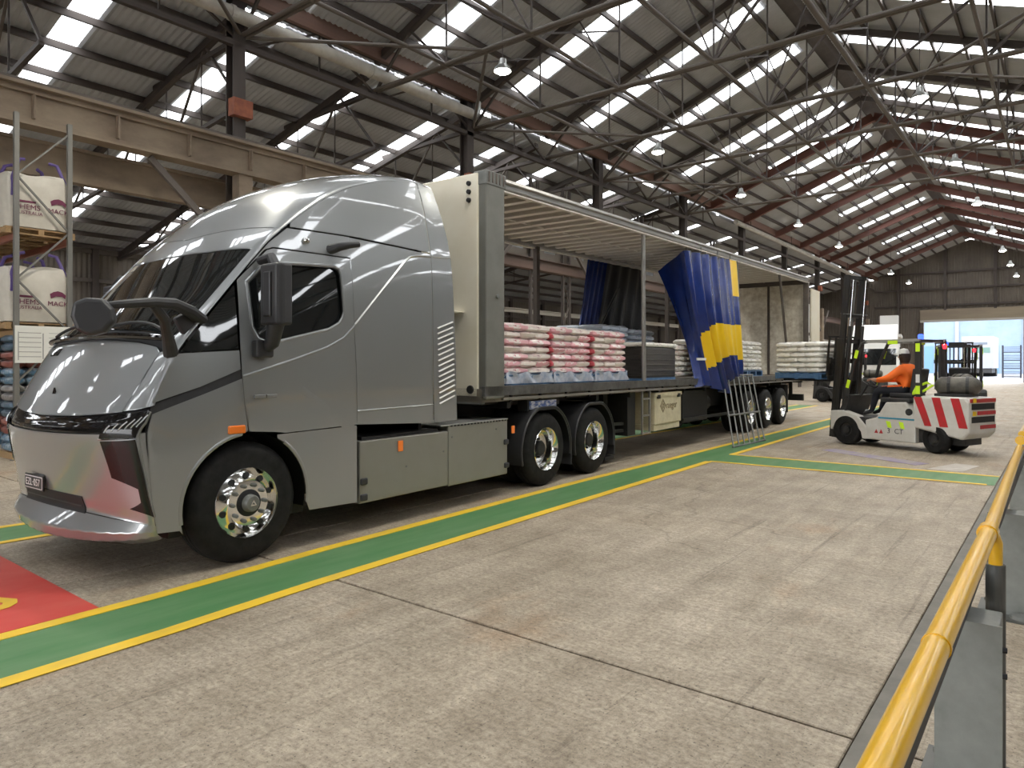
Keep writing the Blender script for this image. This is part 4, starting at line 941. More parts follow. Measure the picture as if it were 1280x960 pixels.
def get_bag(kind,L,Wd,H,m,v):
    k=(m.name,round(L,2),round(Wd,2),round(H,3),v)
    if k not in BM: BM[k]=bagmesh(L,Wd,H,hash((L,Wd,v))%999).mesh('bag',m,True,50)
    return BM[k]
def place(name,me,M,label,cat,group):
    o=bpy.data.objects.new(name,me); COL.objects.link(o); o.matrix_basis=M; tag(o,label,cat,group); REL[o.name]=M; return o
TM=Matrix.Translation(TO)@Matrix.Rotation(PHI,4,'Z')
def pallet(label,M,m,group,w=1.15,h=.14,skirt=True):
    t=thing('pallet',label,'pallet'); t.matrix_basis=M; t['group']=group
    for k in range(5): bbox('top_board',(-w/2+k*(w-.14)/4,-w/2,h-.022),(-w/2+.14+k*(w-.14)/4,w/2,h),m,t)
    for k in range(3): bbox('bearer',(-w/2,-w/2+k*(w-.09)/2,.02),(w/2,-w/2+.09+k*(w-.09)/2,h-.022),m,t)
    for k in range(3): bbox('bottom_board',(-w/2+k*(w-.1)/2,-w/2,0),(-w/2+.1+k*(w-.1)/2,w/2,.02),m,t)
    if skirt:
        def f(u,v):
            s=u*4%4; i=int(s) if s<4 else 3; q=(s-i)*2-1; hw=w/2+.010+.012*math.sin(u*110+3*v)+.008*math.sin(u*57+5*v)
            x,y=[(hw,q*hw),(-q*hw,hw),(-hw,-q*hw),(q*hw,-hw)][i]; return (x,y,.02+v*(h+.0)+.018*math.sin(u*75)*v+.012*math.sin(u*31)*v)
        MB().grid(f,96,3).build('wrap_skirt',wrap,t,True,ang=80)
    return t
def stack(pname,yc,xc,nl,mats,where,z0,Lh=.104,w=1.12,full_top=True,front=True,sink=0,grp=None,M=TM,bagword='bag'):
    grp=grp or f'bags on the {where}'
    for l in range(nl):
        alt=l%2; z=z0+Lh*(l+.5)
        if alt: cells=[(i,j,w/3,w/2) for i in range(2) for j in range(3)]   # 3 along y, 2 in depth
        else: cells=[(i,j,w/2,w/3) for i in range(3) for j in range(2)]
        for i,j,ly,lx in cells:
            m=mats[alt%len(mats)]
            if len(mats)>1 and random.random()<.3: m=mats[(alt+1)%len(mats)]
            nx=round(w/lx); ny=round(w/ly)
            if i!=nx-1 and l<nl-1: continue
            x=xc-w/2+lx*(i+.5)+random.uniform(-.008,.008); y=yc-w/2+ly*(j+.5)+random.uniform(-.008,.008)
            me=get_bag('b',lx*.985,ly*.975,Lh*1.06,m,(i+j+l)%3)
            depth=['farthest','middle','nearest'] if nx==3 else ['far','near']; along=['left','centre','right'] if ny==3 else ['left','right']
            col='white' if m in (pinkB,whiteB) else ('pink' if m==pinkA else 'blue-grey')
            place('bag',me,M@Matrix.Translation((x,y,z))@Matrix.Rotation(random.uniform(-.02,.02),4,'Z'),f'{col} {bagword}, {ORD[l]} layer, {depth[i]} {along[j]}, on the {where}','bag',grp)
PY=[4.42,5.58,6.80]; PN=['pink pallet beside the bulkhead','middle pink pallet','pink pallet by the side pole']
for k in range(3):
    zd=zdeck(PY[k])+.03
    pallet(f'wrapped blue pallet under the bags, {PN[k]}',TM@Matrix.Translation((.56,PY[k],zd)),ply_blue,'blue pallets on the trailer')
    stack('s',PY[k],.56,7,[pinkA,pinkB],PN[k],zd+.14,.099)
    for z in (1,3,5):
        if k>0: place('bag',get_bag('r',.36,.10,.105,redEnd,0),TM@Matrix.Translation((.96,PY[k]-.60,zd+.14+.099*(z+.5))),f'red bag end in the gap, {ORD[z-1]} layer, before the {PN[k]}','bag','red bag ends between pallets')
# dark wrapped load behind the pole
t=thing('wrapped_load','black shrink-wrapped pallet load beside the side pole','load',tw(.45,9.05,zdeck(9)+.03),PHI)
MB().box((0,0,.32),(1.1,1.55,.60)).build('wrapped_block',darkwrap,t,bevel=.05)
for k in range(6): MB().box((.0,0,.08+.1*k),(1.12,1.57,.012)).build('wrap_ridge',darkwrap,t,bevel=.004)
MB().box((0,0,.66),(1.14,1.6,.08)).build('white_sheet',whiteB,t,bevel=.03); MB().box((0,0,.01),(1.1,1.5,.05)).build('base',ply_blue,t)
stack('s',10.5,.40,6,[whiteB,pinkB],'white bag pallet left of the curtain',zdeck(10)+.06,.11,1.05)
stack('s',9.2,-.6,8,[bluegB],'blue-grey far stack behind the dark load',zdeck(9)+.17,.118,1.15); stack('s',10.5,-.6,8,[bluegB,bluegB],'second blue-grey far stack',zdeck(9)+.17,.112,1.15)
for k,y in enumerate((13.7,14.95)):
    pallet(f'blue pallet under white bags, {ORD[k]} behind the curtain',TM@Matrix.Translation((.5,y,zdeck(y)+.03)),ply_blue,'pallets behind the curtain',skirt=False)
    stack('s',y,.5,7,[whiteB],f'{ORD[k]} white pallet behind the curtain',zdeck(y)+.17,.108)
stack('s',15.4,-.6,8,[whiteB,bluegB],'far white stack near the rear doors',zdeck(15)+.06,.12,1.15)
# load restraint gate leaning on the trailer
t=thing('restraint_gate','grey steel load gate of upright bars leaning against the trailer','gate',tw(2.0,11.4,0),PHI); REL[t.name]=Matrix.Translation((2.0,11.4,0))
A=Vector((1.93,10.54,.02)); B=Vector((2.07,12.2,.02)); D=Vector((-.62,1.15,1.42))
for k in range(7): a=A.lerp(B,k/6); rod('bar',a,a+D*(1.0),.017,greysteel,t,8)
for f in (.0,.42,1.0): rod('cross_bar',A+D*f-(B-A)*.02,B+D*f+(B-A)*.02,.022,greysteel,t,8)
# ------------------------------------------------------------ yellow railing and guard posts on the right
rl=thing('handrail','yellow pipe handrail on grey steel posts in the right foreground','railing',(-.27,5,0))
def rp(x,y,z): return (x+.27,y-5,z)
MB().tube([rp(-.265,-1.5,1.0),rp(-.25,1.3,1.0),rp(-.245,3.5,1.0)],.031,18).build('rail_pipe',yellow,rl,True)
MB().tube([rp(-.245,3.48,1.0),rp(-.29,7.2,1.0)],.027,18).build('rail_pipe',yellow,rl,True)
MB().tube([rp(-.29,7.6,1.08),rp(-.30,30,1.08)],.030,14).build('rail_pipe',yellow,rl,True)
MB().tube([rp(-.248,2.0,1.0),rp(-.248,2.015,1.0)],.034,18).build('weld_bead',yellow,rl,True)
for y in (3.50,7.35,12,16.5,21):
    zz=1.0 if y<7 else 1.05
    MB().tube([rp(-.248 if y<7 else -.29,y-.04,zz),rp(-.248 if y<7 else -.29,y+.04,zz)],.038,18).build('rail_collar',yellow,rl,True); MB().tube([rp(-.235,y+.02,.99),rp(-.225,y+.05,.95),rp(-.225,y+.05,.84)],.026,12).build('rail_elbow',yellow,rl,True)
    rod('rail_post',rp(-.225,y+.05,0),rp(-.225,y+.05,.86),.036,mat('post_dark',(.10,.105,.10),.5,.3,c2=(.13,.13,.12),scale=5),rl,16)
bar('lower_rail',rp(-.31,-1.5,.77),rp(-.335,9.2,.77),.05,.11,mat('rail_black',(.03,.03,.03),.6),rl)
for i,y in enumerate((3.37,5.86,8.35,10.9,13.4)):
    g=thing('guard_post',['grey steel guard post nearest the viewer beside the handrail','second grey guard post with bolted foot beside the handrail','third grey guard post along the handrail','fourth grey guard post along the handrail','fifth grey guard post along the handrail'][i],'post',(-.27,y,0),group='guard posts by the handrail')
    MB().box2((-.13,-.10,0),(.075,.10,.688)).build('channel',mat('guard_grey',(.30,.31,.29),.6,.1,c2=(.20,.21,.195),scale=6,amt=.9),g,bevel=.006)
    bbox('face_plate',(-.14,-.115,.0),(.085,-.10,.69),mat('guard_grey',(.30,.31,.29),.6,.1,c2=(.20,.21,.195),scale=6,amt=.9),g)
    bbox('base_plate',(-.2,-.24,0),(.16,.2,.014),MATS['post_dark'],g)
    for dx,dy in ((-.16,-.19),(.12,-.19),(-.16,.15),(.12,.15)): MB().lathe([(.014,.018),(.034,.017),(.036,.001)],6,'z',(dx,dy,0)).build('bolt',greysteel,g)
    for z in (.5,.6): MB().lathe([(.085,.012),(.10,.011),(.101,.001)],6,'x',(0,-.10,z)).build('bolt',gapblack,g)
    MB().lathe([(.014,.07),(.03,.06),(.045,.02),(.046,.001)],12,'z',(.05,-.15,0)).build('weld_lump',greysteel,g,True)
# ------------------------------------------------------------ forklift
FH=math.atan2(.36,-.93)
def forklift(label,loc,rot,white_body=True,mast_h=3.62):
    f=thing('forklift',label,'forklift',loc,rot)
    body=fk_white if white_body else fk_dark
    for s in (1,-1):
        for (x,r,wd,yo) in ((0,.32,.22,.40),(-1.78,.28,.19,.38)):
            rot_m=Matrix.Translation((x,s*(yo+wd/2),r))@Matrix.Rotation(R(-14) if x<0 else 0,4,'Z')
            ty=MB().lathe([(-wd,.14),(-wd,r*.85),(-wd+.03,r*.97),(-wd*.7,r),(-wd*.3,r),(-.03,r*.97),(0,r*.85),(0,.14)],36,'y',(0,0,0),True).build('wheel',rubber,f,True,M=rot_m,ang=35) if s>0 else MB().lathe([(wd,.14),(wd,r*.85),(wd-.03,r*.97),(wd*.7,r),(wd*.3,r),(.03,r*.97),(0,r*.85),(0,.14)],36,'y',(0,0,0),True).build('wheel',rubber,f,True,M=rot_m,ang=35)
            MB().lathe([(-s*.02,r*.55),(-s*.05,r*.48),(-s*.06,.08),(-s*.01,.07),(-s*.005,.001)],24,'y').build('rim',fk_dark,ty,True,M=rot_m)
    ch=MB(); ch.prism([(-.42,.16),(-1.45,.16),(-1.45,.45),(-1.40,.70),(-1.25,.95),(-.85,.93),(-.66,.62),(-.42,.55)],'y',-.48,.48); ch.build('chassis',body,f,bevel=.025)
    MB().prism([(.36,.30),(.36,.70),(.10,.72),(-.25,.62),(-.45,.40),(-.45,.16),(-.36,.16),(-.33,.30),(-.2,.47),(.0,.52),(.2,.47),(.33,.30)],'y',.28,.50).build('front_guard',body,f,bevel=.015)
    MB().prism([(.36,.30),(.36,.70),(.10,.72),(-.25,.62),(-.45,.40),(-.45,.16),(-.36,.16),(-.33,.30),(-.2,.47),(.0,.52),(.2,.47),(.33,.30)],'y',-.50,-.28).build('front_guard',body,f,bevel=.015)
    MB().box2((-.62,-.45,.30),(.30,.45,.60)).build('floor_plate',fk_dark,f); MB().prism([(.30,.55),(.05,1.05),(-.05,1.05),(.12,.55)],'y',-.42,.42).build('dashboard',fk_dark,f,bevel=.02)
    MB().box2((-1.30,-.42,.93),(-.70,.42,1.02)).build('hood',fk_dark,f,bevel=.02)
    st=MB().box2((-1.25,-.25,1.02),(-.78,.25,1.12)).build('seat',plastic,f,bevel=.03); MB().box((-1.26,0,1.36),(.10,.46,.50),Euler((0,R(-8),0)).to_matrix()).build('backrest',plastic,st,bevel=.03)
    cw=MB().prism([(-1.40,.47),(-2.30,.30),(-2.42,.42),(-2.42,1.0),(-2.36,1.08),(-1.40,1.08)],'y',-.49,.49).build('counterweight',body,f,bevel=.04)
    MB().box2((-2.25,-.30,.18),(-2.0,.30,.40)).build('tow_block',fk_dark,f)
    MB().prism([(-1.45,.18),(-2.05,.18),(-2.05,.50),(-1.45,.50)],'y',-.36,.36).build('rear_axle',fk_dark,f)
    if white_body:
        for x in (-1.42,-1.76,-2.10):
            for s in (1,-1): MB().prism([(x,1.065),(x-.15,1.065),(x-.36+ .02,.52),(x-.21,.52)] if x>-1.5 else [(x,1.065),(x-.15,1.065),(x-.30,.52),(x-.15,.52)],'y',s*.488,s*.496).build('red_stripe',fk_red,cw)
        for z in (.62,.86): MB().box2((-2.43,-.40,z),(-2.405,.40,z+.11)).build('vent_slot',gapblack,cw)
        for z,y in ((.50,.1),(.76,.2),(.99,.3)): MB().box2((-2.428,-.45,z),(-2.415,.45 if z>.9 else y,z+.07)).build('red_stripe',fk_red,cw)
        for z in (.75,.99): MB().box2((-2.43,.25,z),(-2.416,.36,z+.08)).build('yellow_patch',yellow_pvc,cw)
        MB().box2((-1.44,.481,.60),(-.70,.486,.63)).build('blue_line',mat('fk_blue',(.03,.28,.42),.4),f)
        for x in (-.86,-1.12): MB().prism([(x,.56),(x-.09,.55),(x-.12,.42),(x-.04,.43)],'y',.481,.486).build('fluoro_sticker',fluoro,f)
        text_obj('side_lettering','3  CT',.14,mat('fk_grey_text',(.10,.10,.10),.5),f,face_matrix((-1.05,.486,.36),(-1,0,0),(0,0,1)),.001); 
        MB().prism([(-.62,.30),(-.70,.30),(-.66,.38)],'y',.481,.486).build('red_mark',fk_red,f); MB().prism([(-.72,.30),(-.80,.30),(-.76,.38)],'y',.481,.486).build('red_mark',fk_red,f)
        MB().lathe([(.47,.07),(.484,.068),(.485,.001)],18,'y',(-1.32,0,.76)).build('fuel_cap',fk_dark,f)
    # overhead guard
    og=fk_dark
    for s in (1,-1):
        MB().tube([(.02,s*.45,1.0),(-.16,s*.45,1.75),(-.34,s*.45,2.13),(-.45,s*.45,2.16)],.035,8).build('guard_pillar',og,f,True)
        bar('guard_pillar',(-1.50,s*.45,1.0),(-1.48,s*.45,2.15),.10,.06,og,f); bar('guard_side_rail',(-.42,s*.45,2.16),(-1.52,s*.45,2.16),.06,.06,mat('guard_top',(.30,.29,.27),.5),f)
        for (x,z) in ((-.045,1.28),(-.23,1.9)): MB().box((x,s*.49,z),(.07,.012,.17),Euler((0,R(-15),0)).to_matrix()).build('fluoro_tape',fluoro,f)
        for z in (1.20,2.02): MB().box((-1.495,s*.485,z),(.08,.012,.16)).build('fluoro_tape',fluoro,f)
        MB().box((-1.0,s*.484,2.13),(.2,.012,.07)).build('fluoro_tape',fluoro,f)
        MB().box((-1.495,s*.485,1.42),(.07,.012,.16)).build('silver_tape',white,f)
    for k in range(6): bar('guard_bar',(-.45-.205*k,-.45,2.16),(-.45-.205*k,.45,2.16),.035,.04,og,f)
    MB().lathe([(2.18,.05),(2.26,.05),(2.28,.03),(2.28,.001)],12,'z',(-1.45,.3,0)).build('blue_beacon',mat('blue_lamp',(.02,.06,.8),.2,emit=(.05,.12,1),emis=3),f)
    MB().lathe([(2.0,.03),(2.08,.04),(2.1,.001)],12,'z',(-1.58,-.3,0)).build('red_beacon',mat('red_lamp',(.8,.02,.03),.2,emit=(1,.03,.05),emis=3),f)
    # gas bottle
    gb=MB().tube([(-1.62,.12,1.28),(-1.66,.10,1.28),(-1.72,.08,1.28),(-2.20,-.1,1.28),(-2.28,-.13,1.28),(-2.33,-.15,1.28)],[.06,.13,.175,.175,.14,.06],20).build('gas_bottle',mat('bottle_grey',(.075,.07,.06),.5,.3,c2=(.13,.12,.10),scale=6),f,True,ang=50)
    for q in ((-1.82,.045),(-2.10,-.06)): MB().tube([(q[0],q[1],1.28),(q[0]-.05,q[1]-.02,1.28)],.184,20).build('bottle_strap',fk_dark,gb)
    MB().box((-1.95,0,1.11),(.6,.4,.05)).build('bottle_cradle',fk_dark,f)
    MB().tube([(-1.35,.40,1.12),(-1.55,.38,1.18),(-1.72,.36,1.30),(-1.60,.36,1.34),(-1.42,.38,1.26),(-1.38,.40,1.16)],.025,8,closed=True).build('fluoro_strap',fluoro,f,True)
    # mast
    tilt=Matrix.Translation((.40,0,.15))@Matrix.Rotation(R(-5),4,'Y')@Matrix.Translation((-.40,0,-.15))
    def mb_bar(nm,a,b,w,h,m): 
        return bar(nm,tilt@Vector(a),tilt@Vector(b),w,h,m,f)
    for s in (1,-1):
        mb_bar('mast_channel',(.40,s*.34,.12),(.40,s*.34,2.25),.16,.07,mast_st); mb_bar('inner_mast',(.42,s*.26,.9),(.42,s*.26,mast_h),.12,.06,mast_st)
        o=rod('lift_cylinder',tilt@Vector((.30,s*.22,.3)),tilt@Vector((.30,s*.22,mast_h*.7)),.04,mast_st,f); rod('chrome_ram',tilt@Vector((.30,s*.22,mast_h*.7)),tilt@Vector((.30,s*.22,mast_h-.1)),.022,chrome,f)
        rod('chain',tilt@Vector((.46,s*.1,1.4)),tilt@Vector((.46,s*.1,mast_h-.1)),.015,greysteel,f,6)
    for z in (.25,2.2,1.3): mb_bar('mast_crosshead',(.38,-.36,z),(.38,.36,z),.08,.08,mast_st)
    for z in (mast_h*.76,mast_h-.05): mb_bar('mast_crosshead',(.42,-.28,z),(.42,.28,z),.07,.08,mast_st)
    mb_bar('hose_bar',(.34,-.42,mast_h*.77),(.34,.42,mast_h*.77),.02,.02,greysteel)
    # carriage and forks
    zc=1.34
    for z in (zc+.05,zc+.42): mb_bar('carriage_plate',(.54,-.48,z),(.54,.48,z),.05,.10,mast_st)
    for k in range(5): bar('backrest_bar',(.50,-.44+.22*k,zc+.1),(.42,-.44+.22*k,zc+.95),.03,.03,mast_st,f)
    bar('backrest_bar',(.42,-.46,zc+.95),(.42,.46,zc+.95),.04,.04,mast_st,f)
    for s in (.24,-.24):
        bbox('fork',(.56,s-.06,zc-.02),(1.72,s+.06,zc+.025),mast_st,f); bbox('fork_shank',(.53,s-.06,zc-.02),(.58,s+.06,zc+.5),mast_st,f)
    # steering wheel
    wm=Matrix.Translation((-.22,.03,1.30))@Matrix.Rotation(R(-32),4,'Y')
    MB().tube([(.15*math.cos(R(20*k)),.15*math.sin(R(20*k)),0) for k in range(18)],.014,8,closed=True).build('steering_wheel',plastic,f,True,M=wm); rod('steering_column',(-.22,.03,1.30),(.02,.03,.95),.025,plastic,f)
    MB().box((-.3,-.2,1.18),(.2,.15,.12)).build('lever_pod',fk_dark,f,bevel=.02)
    return f
FP=(-3.43,16.37,0)
fk=forklift('white forklift with red stripes, tall mast and seated orange-shirted driver',FP,FH,True)
FM=Matrix.Translation(FP)@Matrix.Rotation(FH,4,'Z')
f2=forklift('dark forklift standing just behind the white forklift',(-2.35,22.6,0),R(100),False,2.3)
f3=forklift('dark forklift with fluoro tape beyond the rear of the trailer',(-8.4,33.5,0),R(170),False,2.6)
# load on the forks
pallet('blue pallet raised on the white forklift forks',FM@Matrix.Translation((1.16,0,1.365)),ply_blue,'pallet on forks',skirt=False)
def load_stack(M):
    Lh=.115
    for l in range(6):
        w=1.14
        for i in range(3):
            for j in range(2):
                if l%2: x,y,lx,ly=-w/2+w/3*(i+.5),-w/2+w/2*(j+.5),w/3,w/2
                else: x,y,lx,ly=-w/2+w/2*(j+.5),-w/2+w/3*(i+.5),w/2,w/3
                place('bag',get_bag('b',lx,ly,Lh*1.04,whiteB,(i+j+l)%3),M@Matrix.Translation((x,y,Lh*(l+.5)))@Matrix.Rotation(random.uniform(-.04,.04),4,'Z'),f'white bag, {ORD[l]} layer up, {ORD[i*2+j]} of its layer, on the forklift load','bag','bags on the forklift load')
load_stack(FM@Matrix.Translation((1.16,0,1.505)))
# ------------------------------------------------------------ driver
def person():
    t=thing('person','driver in orange hi-vis shirt, cap and dark trousers seated on the white forklift','person',FP,FH)
    J={'pel':((-1.02,0,1.20),(.18,.15)),'sp1':((-1.04,0,1.38),(.19,.17)),'sp2':((-1.0,0,1.56),(.19,.16)),'nk':((-.99,0,1.69),(.065,.06)),'hd0':((-.96,0,1.76),(.075,.07)),'hd1':((-.93,0,1.86),(.098,.083)),'hd2':((-.94,0,1.95),(.07,.065))}
    E=[('pel','sp1'),('sp1','sp2'),('sp2','nk'),('nk','hd0'),('hd0','hd1'),('hd1','hd2')]
    for s,n in ((1,'l'),(-1,'r')):
        J['sh'+n]=((-1.01,s*.19,1.60),(.105,.095)); J['el'+n]=((-.78,s*.29,1.40),(.085,.078)); J['wr'+n]=((-.46,s*.17,1.36),(.05,.048)); J['hn'+n]=((-.36,s*.14,1.38),(.045,.028))
        J['hp'+n]=((-.98,s*.11,1.18),(.125,.115)); J['kn'+n]=((-.50,s*.18,1.16),(.095,.09)); J['an'+n]=((-.36,s*.16,.72),(.05,.05)); J['to'+n]=((-.18,s*.17,.655),(.045,.035))
        E+=[('sp2','sh'+n),('sh'+n,'el'+n),('el'+n,'wr'+n),('wr'+n,'hn'+n),('pel','hp'+n),('hp'+n,'kn'+n),('kn'+n,'an'+n),('an'+n,'to'+n)]
        for k in range(4):
            b=(-.33,s*.14+.024*(k-1.5),1.385); m=(-.275,s*.14+.026*(k-1.5),1.375-.004*abs(k-1.5)); e=(-.27,s*.14+.024*(k-1.5),1.335)
            for q,(p,r) in enumerate(((b,.012),(m,.010),(e,.008))): J[f'f{n}{k}{q}']=(p,(r,r))
            E+=[('hn'+n,f'f{n}{k}0'),(f'f{n}{k}0',f'f{n}{k}1'),(f'f{n}{k}1',f'f{n}{k}2')]
        J['t0'+n]=((-.37,s*.14-s*.045,1.37),(.013,.013)); J['t1'+n]=((-.31,s*.14-s*.06,1.35),(.010,.010)); E+=[('hn'+n,'t0'+n),('t0'+n,'t1'+n)]
    names=list(J); me=bpy.data.meshes.new('body'); me.from_pydata([J[n][0] for n in names],[(names.index(a),names.index(b)) for a,b in E],[])
    o=bpy.data.objects.new('tmp',me); COL.objects.link(o); sm=o.modifiers.new('skin','SKIN'); sm.use_smooth_shade=True
    for i,n in enumerate(names): me.skin_vertices[0].data[i].radius=J[n][1]; me.skin_vertices[0].data[i].use_root=(n=='pel')
    ss=o.modifiers.new('sub','SUBSURF'); ss.levels=2; ss.render_levels=2
    bm2=bpy.data.meshes.new_from_object(o.evaluated_get(bpy.context.evaluated_depsgraph_get())); bpy.data.objects.remove(o)
    bm2.materials.clear(); [bm2.materials.append(m) for m in (hivis,navy,skinm,plastic)]
    for p in bm2.polygons:
        c=p.center; hand=c.x>-.50 and c.z>1.26
        p.material_index=2 if (hand or c.z>1.70) else (3 if c.z<.72 else (1 if c.z<1.24 and c.x>-1.3 and not(abs(c.y)>.19 and c.z>1.28) else 0)); p.use_smooth=True
    bd=link('body',bm2,t)
    MB().lathe([(1.90,.105),(1.95,.10),(2.0,.075),(2.02,.001)],20,'z',(-.94,0,0)).build('cap',mat('white_cap',(.75,.75,.72),.6),t,True); MB().prism([(-.86,-.085),(-.86,.085),(-.76,.06),(-.74,0),(-.76,-.06)],'z',1.895,1.91).build('cap_peak',MATS['white_cap'],t,bevel=.005)
    MB().lathe([(-.0,.001),(.005,.016),(.02,.012)],8,'x',(-.835,.035,1.865)).build('eye',gapblack,t); MB().lathe([(-.0,.001),(.005,.016),(.02,.012)],8,'x',(-.835,-.035,1.865)).build('eye',gapblack,t)
    MB().prism([(-.845,1.87),(-.81,1.83),(-.845,1.82)],'y',-.014,.014).build('nose',skinm,t,bevel=.006); bbox('mouth',(-.852,-.025,1.795),(-.843,.025,1.803),mat('lip',(.35,.12,.1),.6),t)
    for s in (1,-1): MB().lathe([(s*.082,.001),(s*.09,.028),(s*.10,.024),(s*.098,.001)],10,'y',(-.95,0,1.85)).build('ear',skinm,t,True)
    MB().lathe([(1.72,.075),(1.78,.098),(1.86,.108),(1.91,.106)],20,'z',(-.965,0,0)).build('hair',mat('dark_hair',(.03,.02,.015),.7),t,True)
    for z in (1.33,1.48): MB().lathe([(z-.02,.20 if z<1.4 else .21),(z+.02,.20 if z<1.4 else .21)],24,'z',(-1.04,0,0)).build('reflective_band',mat('reflective_tape',(.6,.6,.58),.3,.3),t,True,M=Matrix.Translation((0,0,0))@Matrix.Diagonal((1,1,1,1))) if False else None
person()
# ------------------------------------------------------------ pallet rack with bulk bags at the left
rk=thing('pallet_rack','steel pallet rack holding bulk bags at the left edge','rack',(-14.5,4.6,0))
up_g=mat('rack_upright',(.20,.19,.165),.5,.3,c2=(.18,.175,.16),scale=4); beam_o=mat('rack_beam',(.30,.10,.06),.6,c2=(.22,.08,.05),scale=4)
for x in (0,-2.75,-5.5):
    for y in (-.41,.43):
        bar('upright',(x,y,0),(x,y,6.15),.09,.075,up_g,rk); bbox('foot_plate',(x-.08,y-.08,0),(x+.08,y+.08,.015),up_g,rk)
    for k in range(6): bar('frame_brace',(x,-.41 if k%2 else .43,.45+.92*k),(x,.43 if k%2 else -.41,1.37+.92*k),.035,.03,up_g,rk)
for z in (2.30,4.02,.12):
    for y in (-.41,.43): 
        for x in (0,-2.75): bar('shelf_beam',(x,y,z-.06),(x-2.75,y,z-.06),.06,.12,beam_o if z>3 else timber,rk)
for y in (-.41,.43): MB().box((.06,y,.35),(.10,.12,.7)).build('upright_protector',yellow,rk,bevel=.02)
def rw(x,y,z): return (-14.5+x,4.6+y,z)
def bulk_bag(x,y,z,label,txt=True):
    t=thing('bulk_bag',label,'bulk bag',rw(x,y,z),R(random.uniform(-2,2)),group='bulk bags on the rack')
    w=.98; bagm=mat('woven_bag',(.66,.62,.53),.7,c2=(.55,.51,.43),scale=4,amt=.9,bump=.3,bscale=9)
    def f(u,v):
        a=2*math.pi*u; n=6; cx=math.copysign(abs(math.cos(a))**(2/n),math.cos(a)); cy=math.copysign(abs(math.sin(a))**(2/n),math.sin(a))
        bul=1.04+.05*math.sin(math.pi*v)+.02*math.sin(9*a+4*v); top=max(0,(v-.82)/.18); r=w/2*bul*(1-.07*top**2); return (cx*r,cy*r,.02+.95*v+.05*top*math.sin(3*a))
    MB().grid(f,48,14).build('sack',bagm,t,True,ang=80); MB().grid(lambda u,v:(lerp(f(u,1)[0],0,v),lerp(f(u,1)[1],0,v),f(u,1)[2]+.05*math.sin(v*2.5)),32,5).build('sack_top',bagm,t,True,ang=80)
    pur=mat('purple_strap',(.12,.08,.26),.6)
    for sx in (-1,1):
        for sy in (-1,1): MB().tube([(sx*.48,sy*.44,.55),(sx*.46,sy*.42,.9),(sx*.38,sy*.30,1.25),(sx*.30,sy*.2,1.28)],.032,6).build('lifting_strap',pur,t,True)
    if txt:
        mm=mat('bag_print_maroon',(.16,.03,.07),.7); M=face_matrix((.545,-.07,.38),(0,1,0),(0,0,1))
        text_obj('bag_print','THEMS',.13,mm,t,face_matrix((.550,-.22,.37),(0,1,0),(0,0,1)),.002); text_obj('bag_print','AUSTRALIA',.085,mm,t,face_matrix((.550,-.20,.27),(0,1,0),(0,0,1)),.002); text_obj('bag_print','MACK',.12,mm,t,face_matrix((.550,.27,.36),(0,1,0),(0,0,1)),.002)
        MB().box((.546,-.25,.47),(.004,.32,.035)).build('bag_print_bar',mm,t)
        MB().prism([(.16,.46),(.14,.54),(.20,.58),(.27,.60),(.34,.58),(.40,.53),(.39,.46),(.34,.50),(.24,.50)],'x',.544,.549).build('bag_print_beast',mm,t)
    return t
k=0
for z,lev in ((4.10,'top shelf'),(2.40,'middle shelf')):
    for x,pos in ((-.62,'nearest the end frame'),(-1.95,'second from the end frame'),(-3.4,'third from the end frame')):
        pallet(f'timber pallet on the {lev} of the rack, {pos}',Matrix.Translation(rw(x,0,z-.078)),timber,'pallets on the rack',1.1,.12,skirt=False)
        bulk_bag(x,0,z+.045,f'white bulk bag on the {lev} of the rack, {pos}')
# board hung on the frame
bd=thing('notice_board','pale rectangular load notice hung on the rack end frame','sign',rw(.07,.06,1.80))
MB().box((0,0,.25),(.012,1.02,.66)).build('board',mat('board_white',(.72,.71,.64),.5),bd)
for kk in range(6): MB().box((.008,-.28,.03+.085*kk),(.003,.34,.008)).build('printed_rule',steel_md,bd); MB().box((.008,.22,.03+.085*kk),(.003,.42,.006)).build('printed_rule',greysteel,bd)
MB().box((.008,-.08,.22),(.003,.012,.46)).build('printed_rule',greysteel,bd); MB().box((.008,-.46,.22),(.003,.010,.5)).build('printed_rule',greysteel,bd)
# packs below
packs=[mat('pack_blue',(.06,.16,.26),.5,c2=(.32,.38,.42),scale=9,amt=.3),mat('pack_red',(.30,.09,.06),.5,c2=(.2,.08,.07),scale=9),mat('pack_teal',(.05,.11,.15),.5,c2=(.12,.15,.2),scale=9),mat('pack_grey',(.32,.30,.28),.5,c2=(.16,.15,.15),scale=9)]
for i in range(14):
    for j in range(4):
        for q in range(2):
            y=-.48+.255*j; x=-.28-1.2*q; z=.15+.148*i; m=packs[(i//2+j//2*(i%3==0))%4]
            M=Matrix.Translation(rw(x,y+.1,z+.075))
            place('carton',get_bag('p',.5,.245,.14,m,i%2),M,f'small wrapped pack, {ORD[i]} row up, {ORD[j]} along, {"front" if q==0 else "back"} stack under the rack','pack','packs on the lower rack bay')
pb=thing('barrier_rail','white pipe barrier with yellow end beside the rack foot','barrier',(-13.2,2.4,0))
MB().tube([(0,-3,.32),(0,.9,.32)],.085,14).build('barrier_pipe',white,pb,True); MB().box((0,.98,.24),(.2,.16,.48)).build('barrier_end',yellow,pb,bevel=.02)
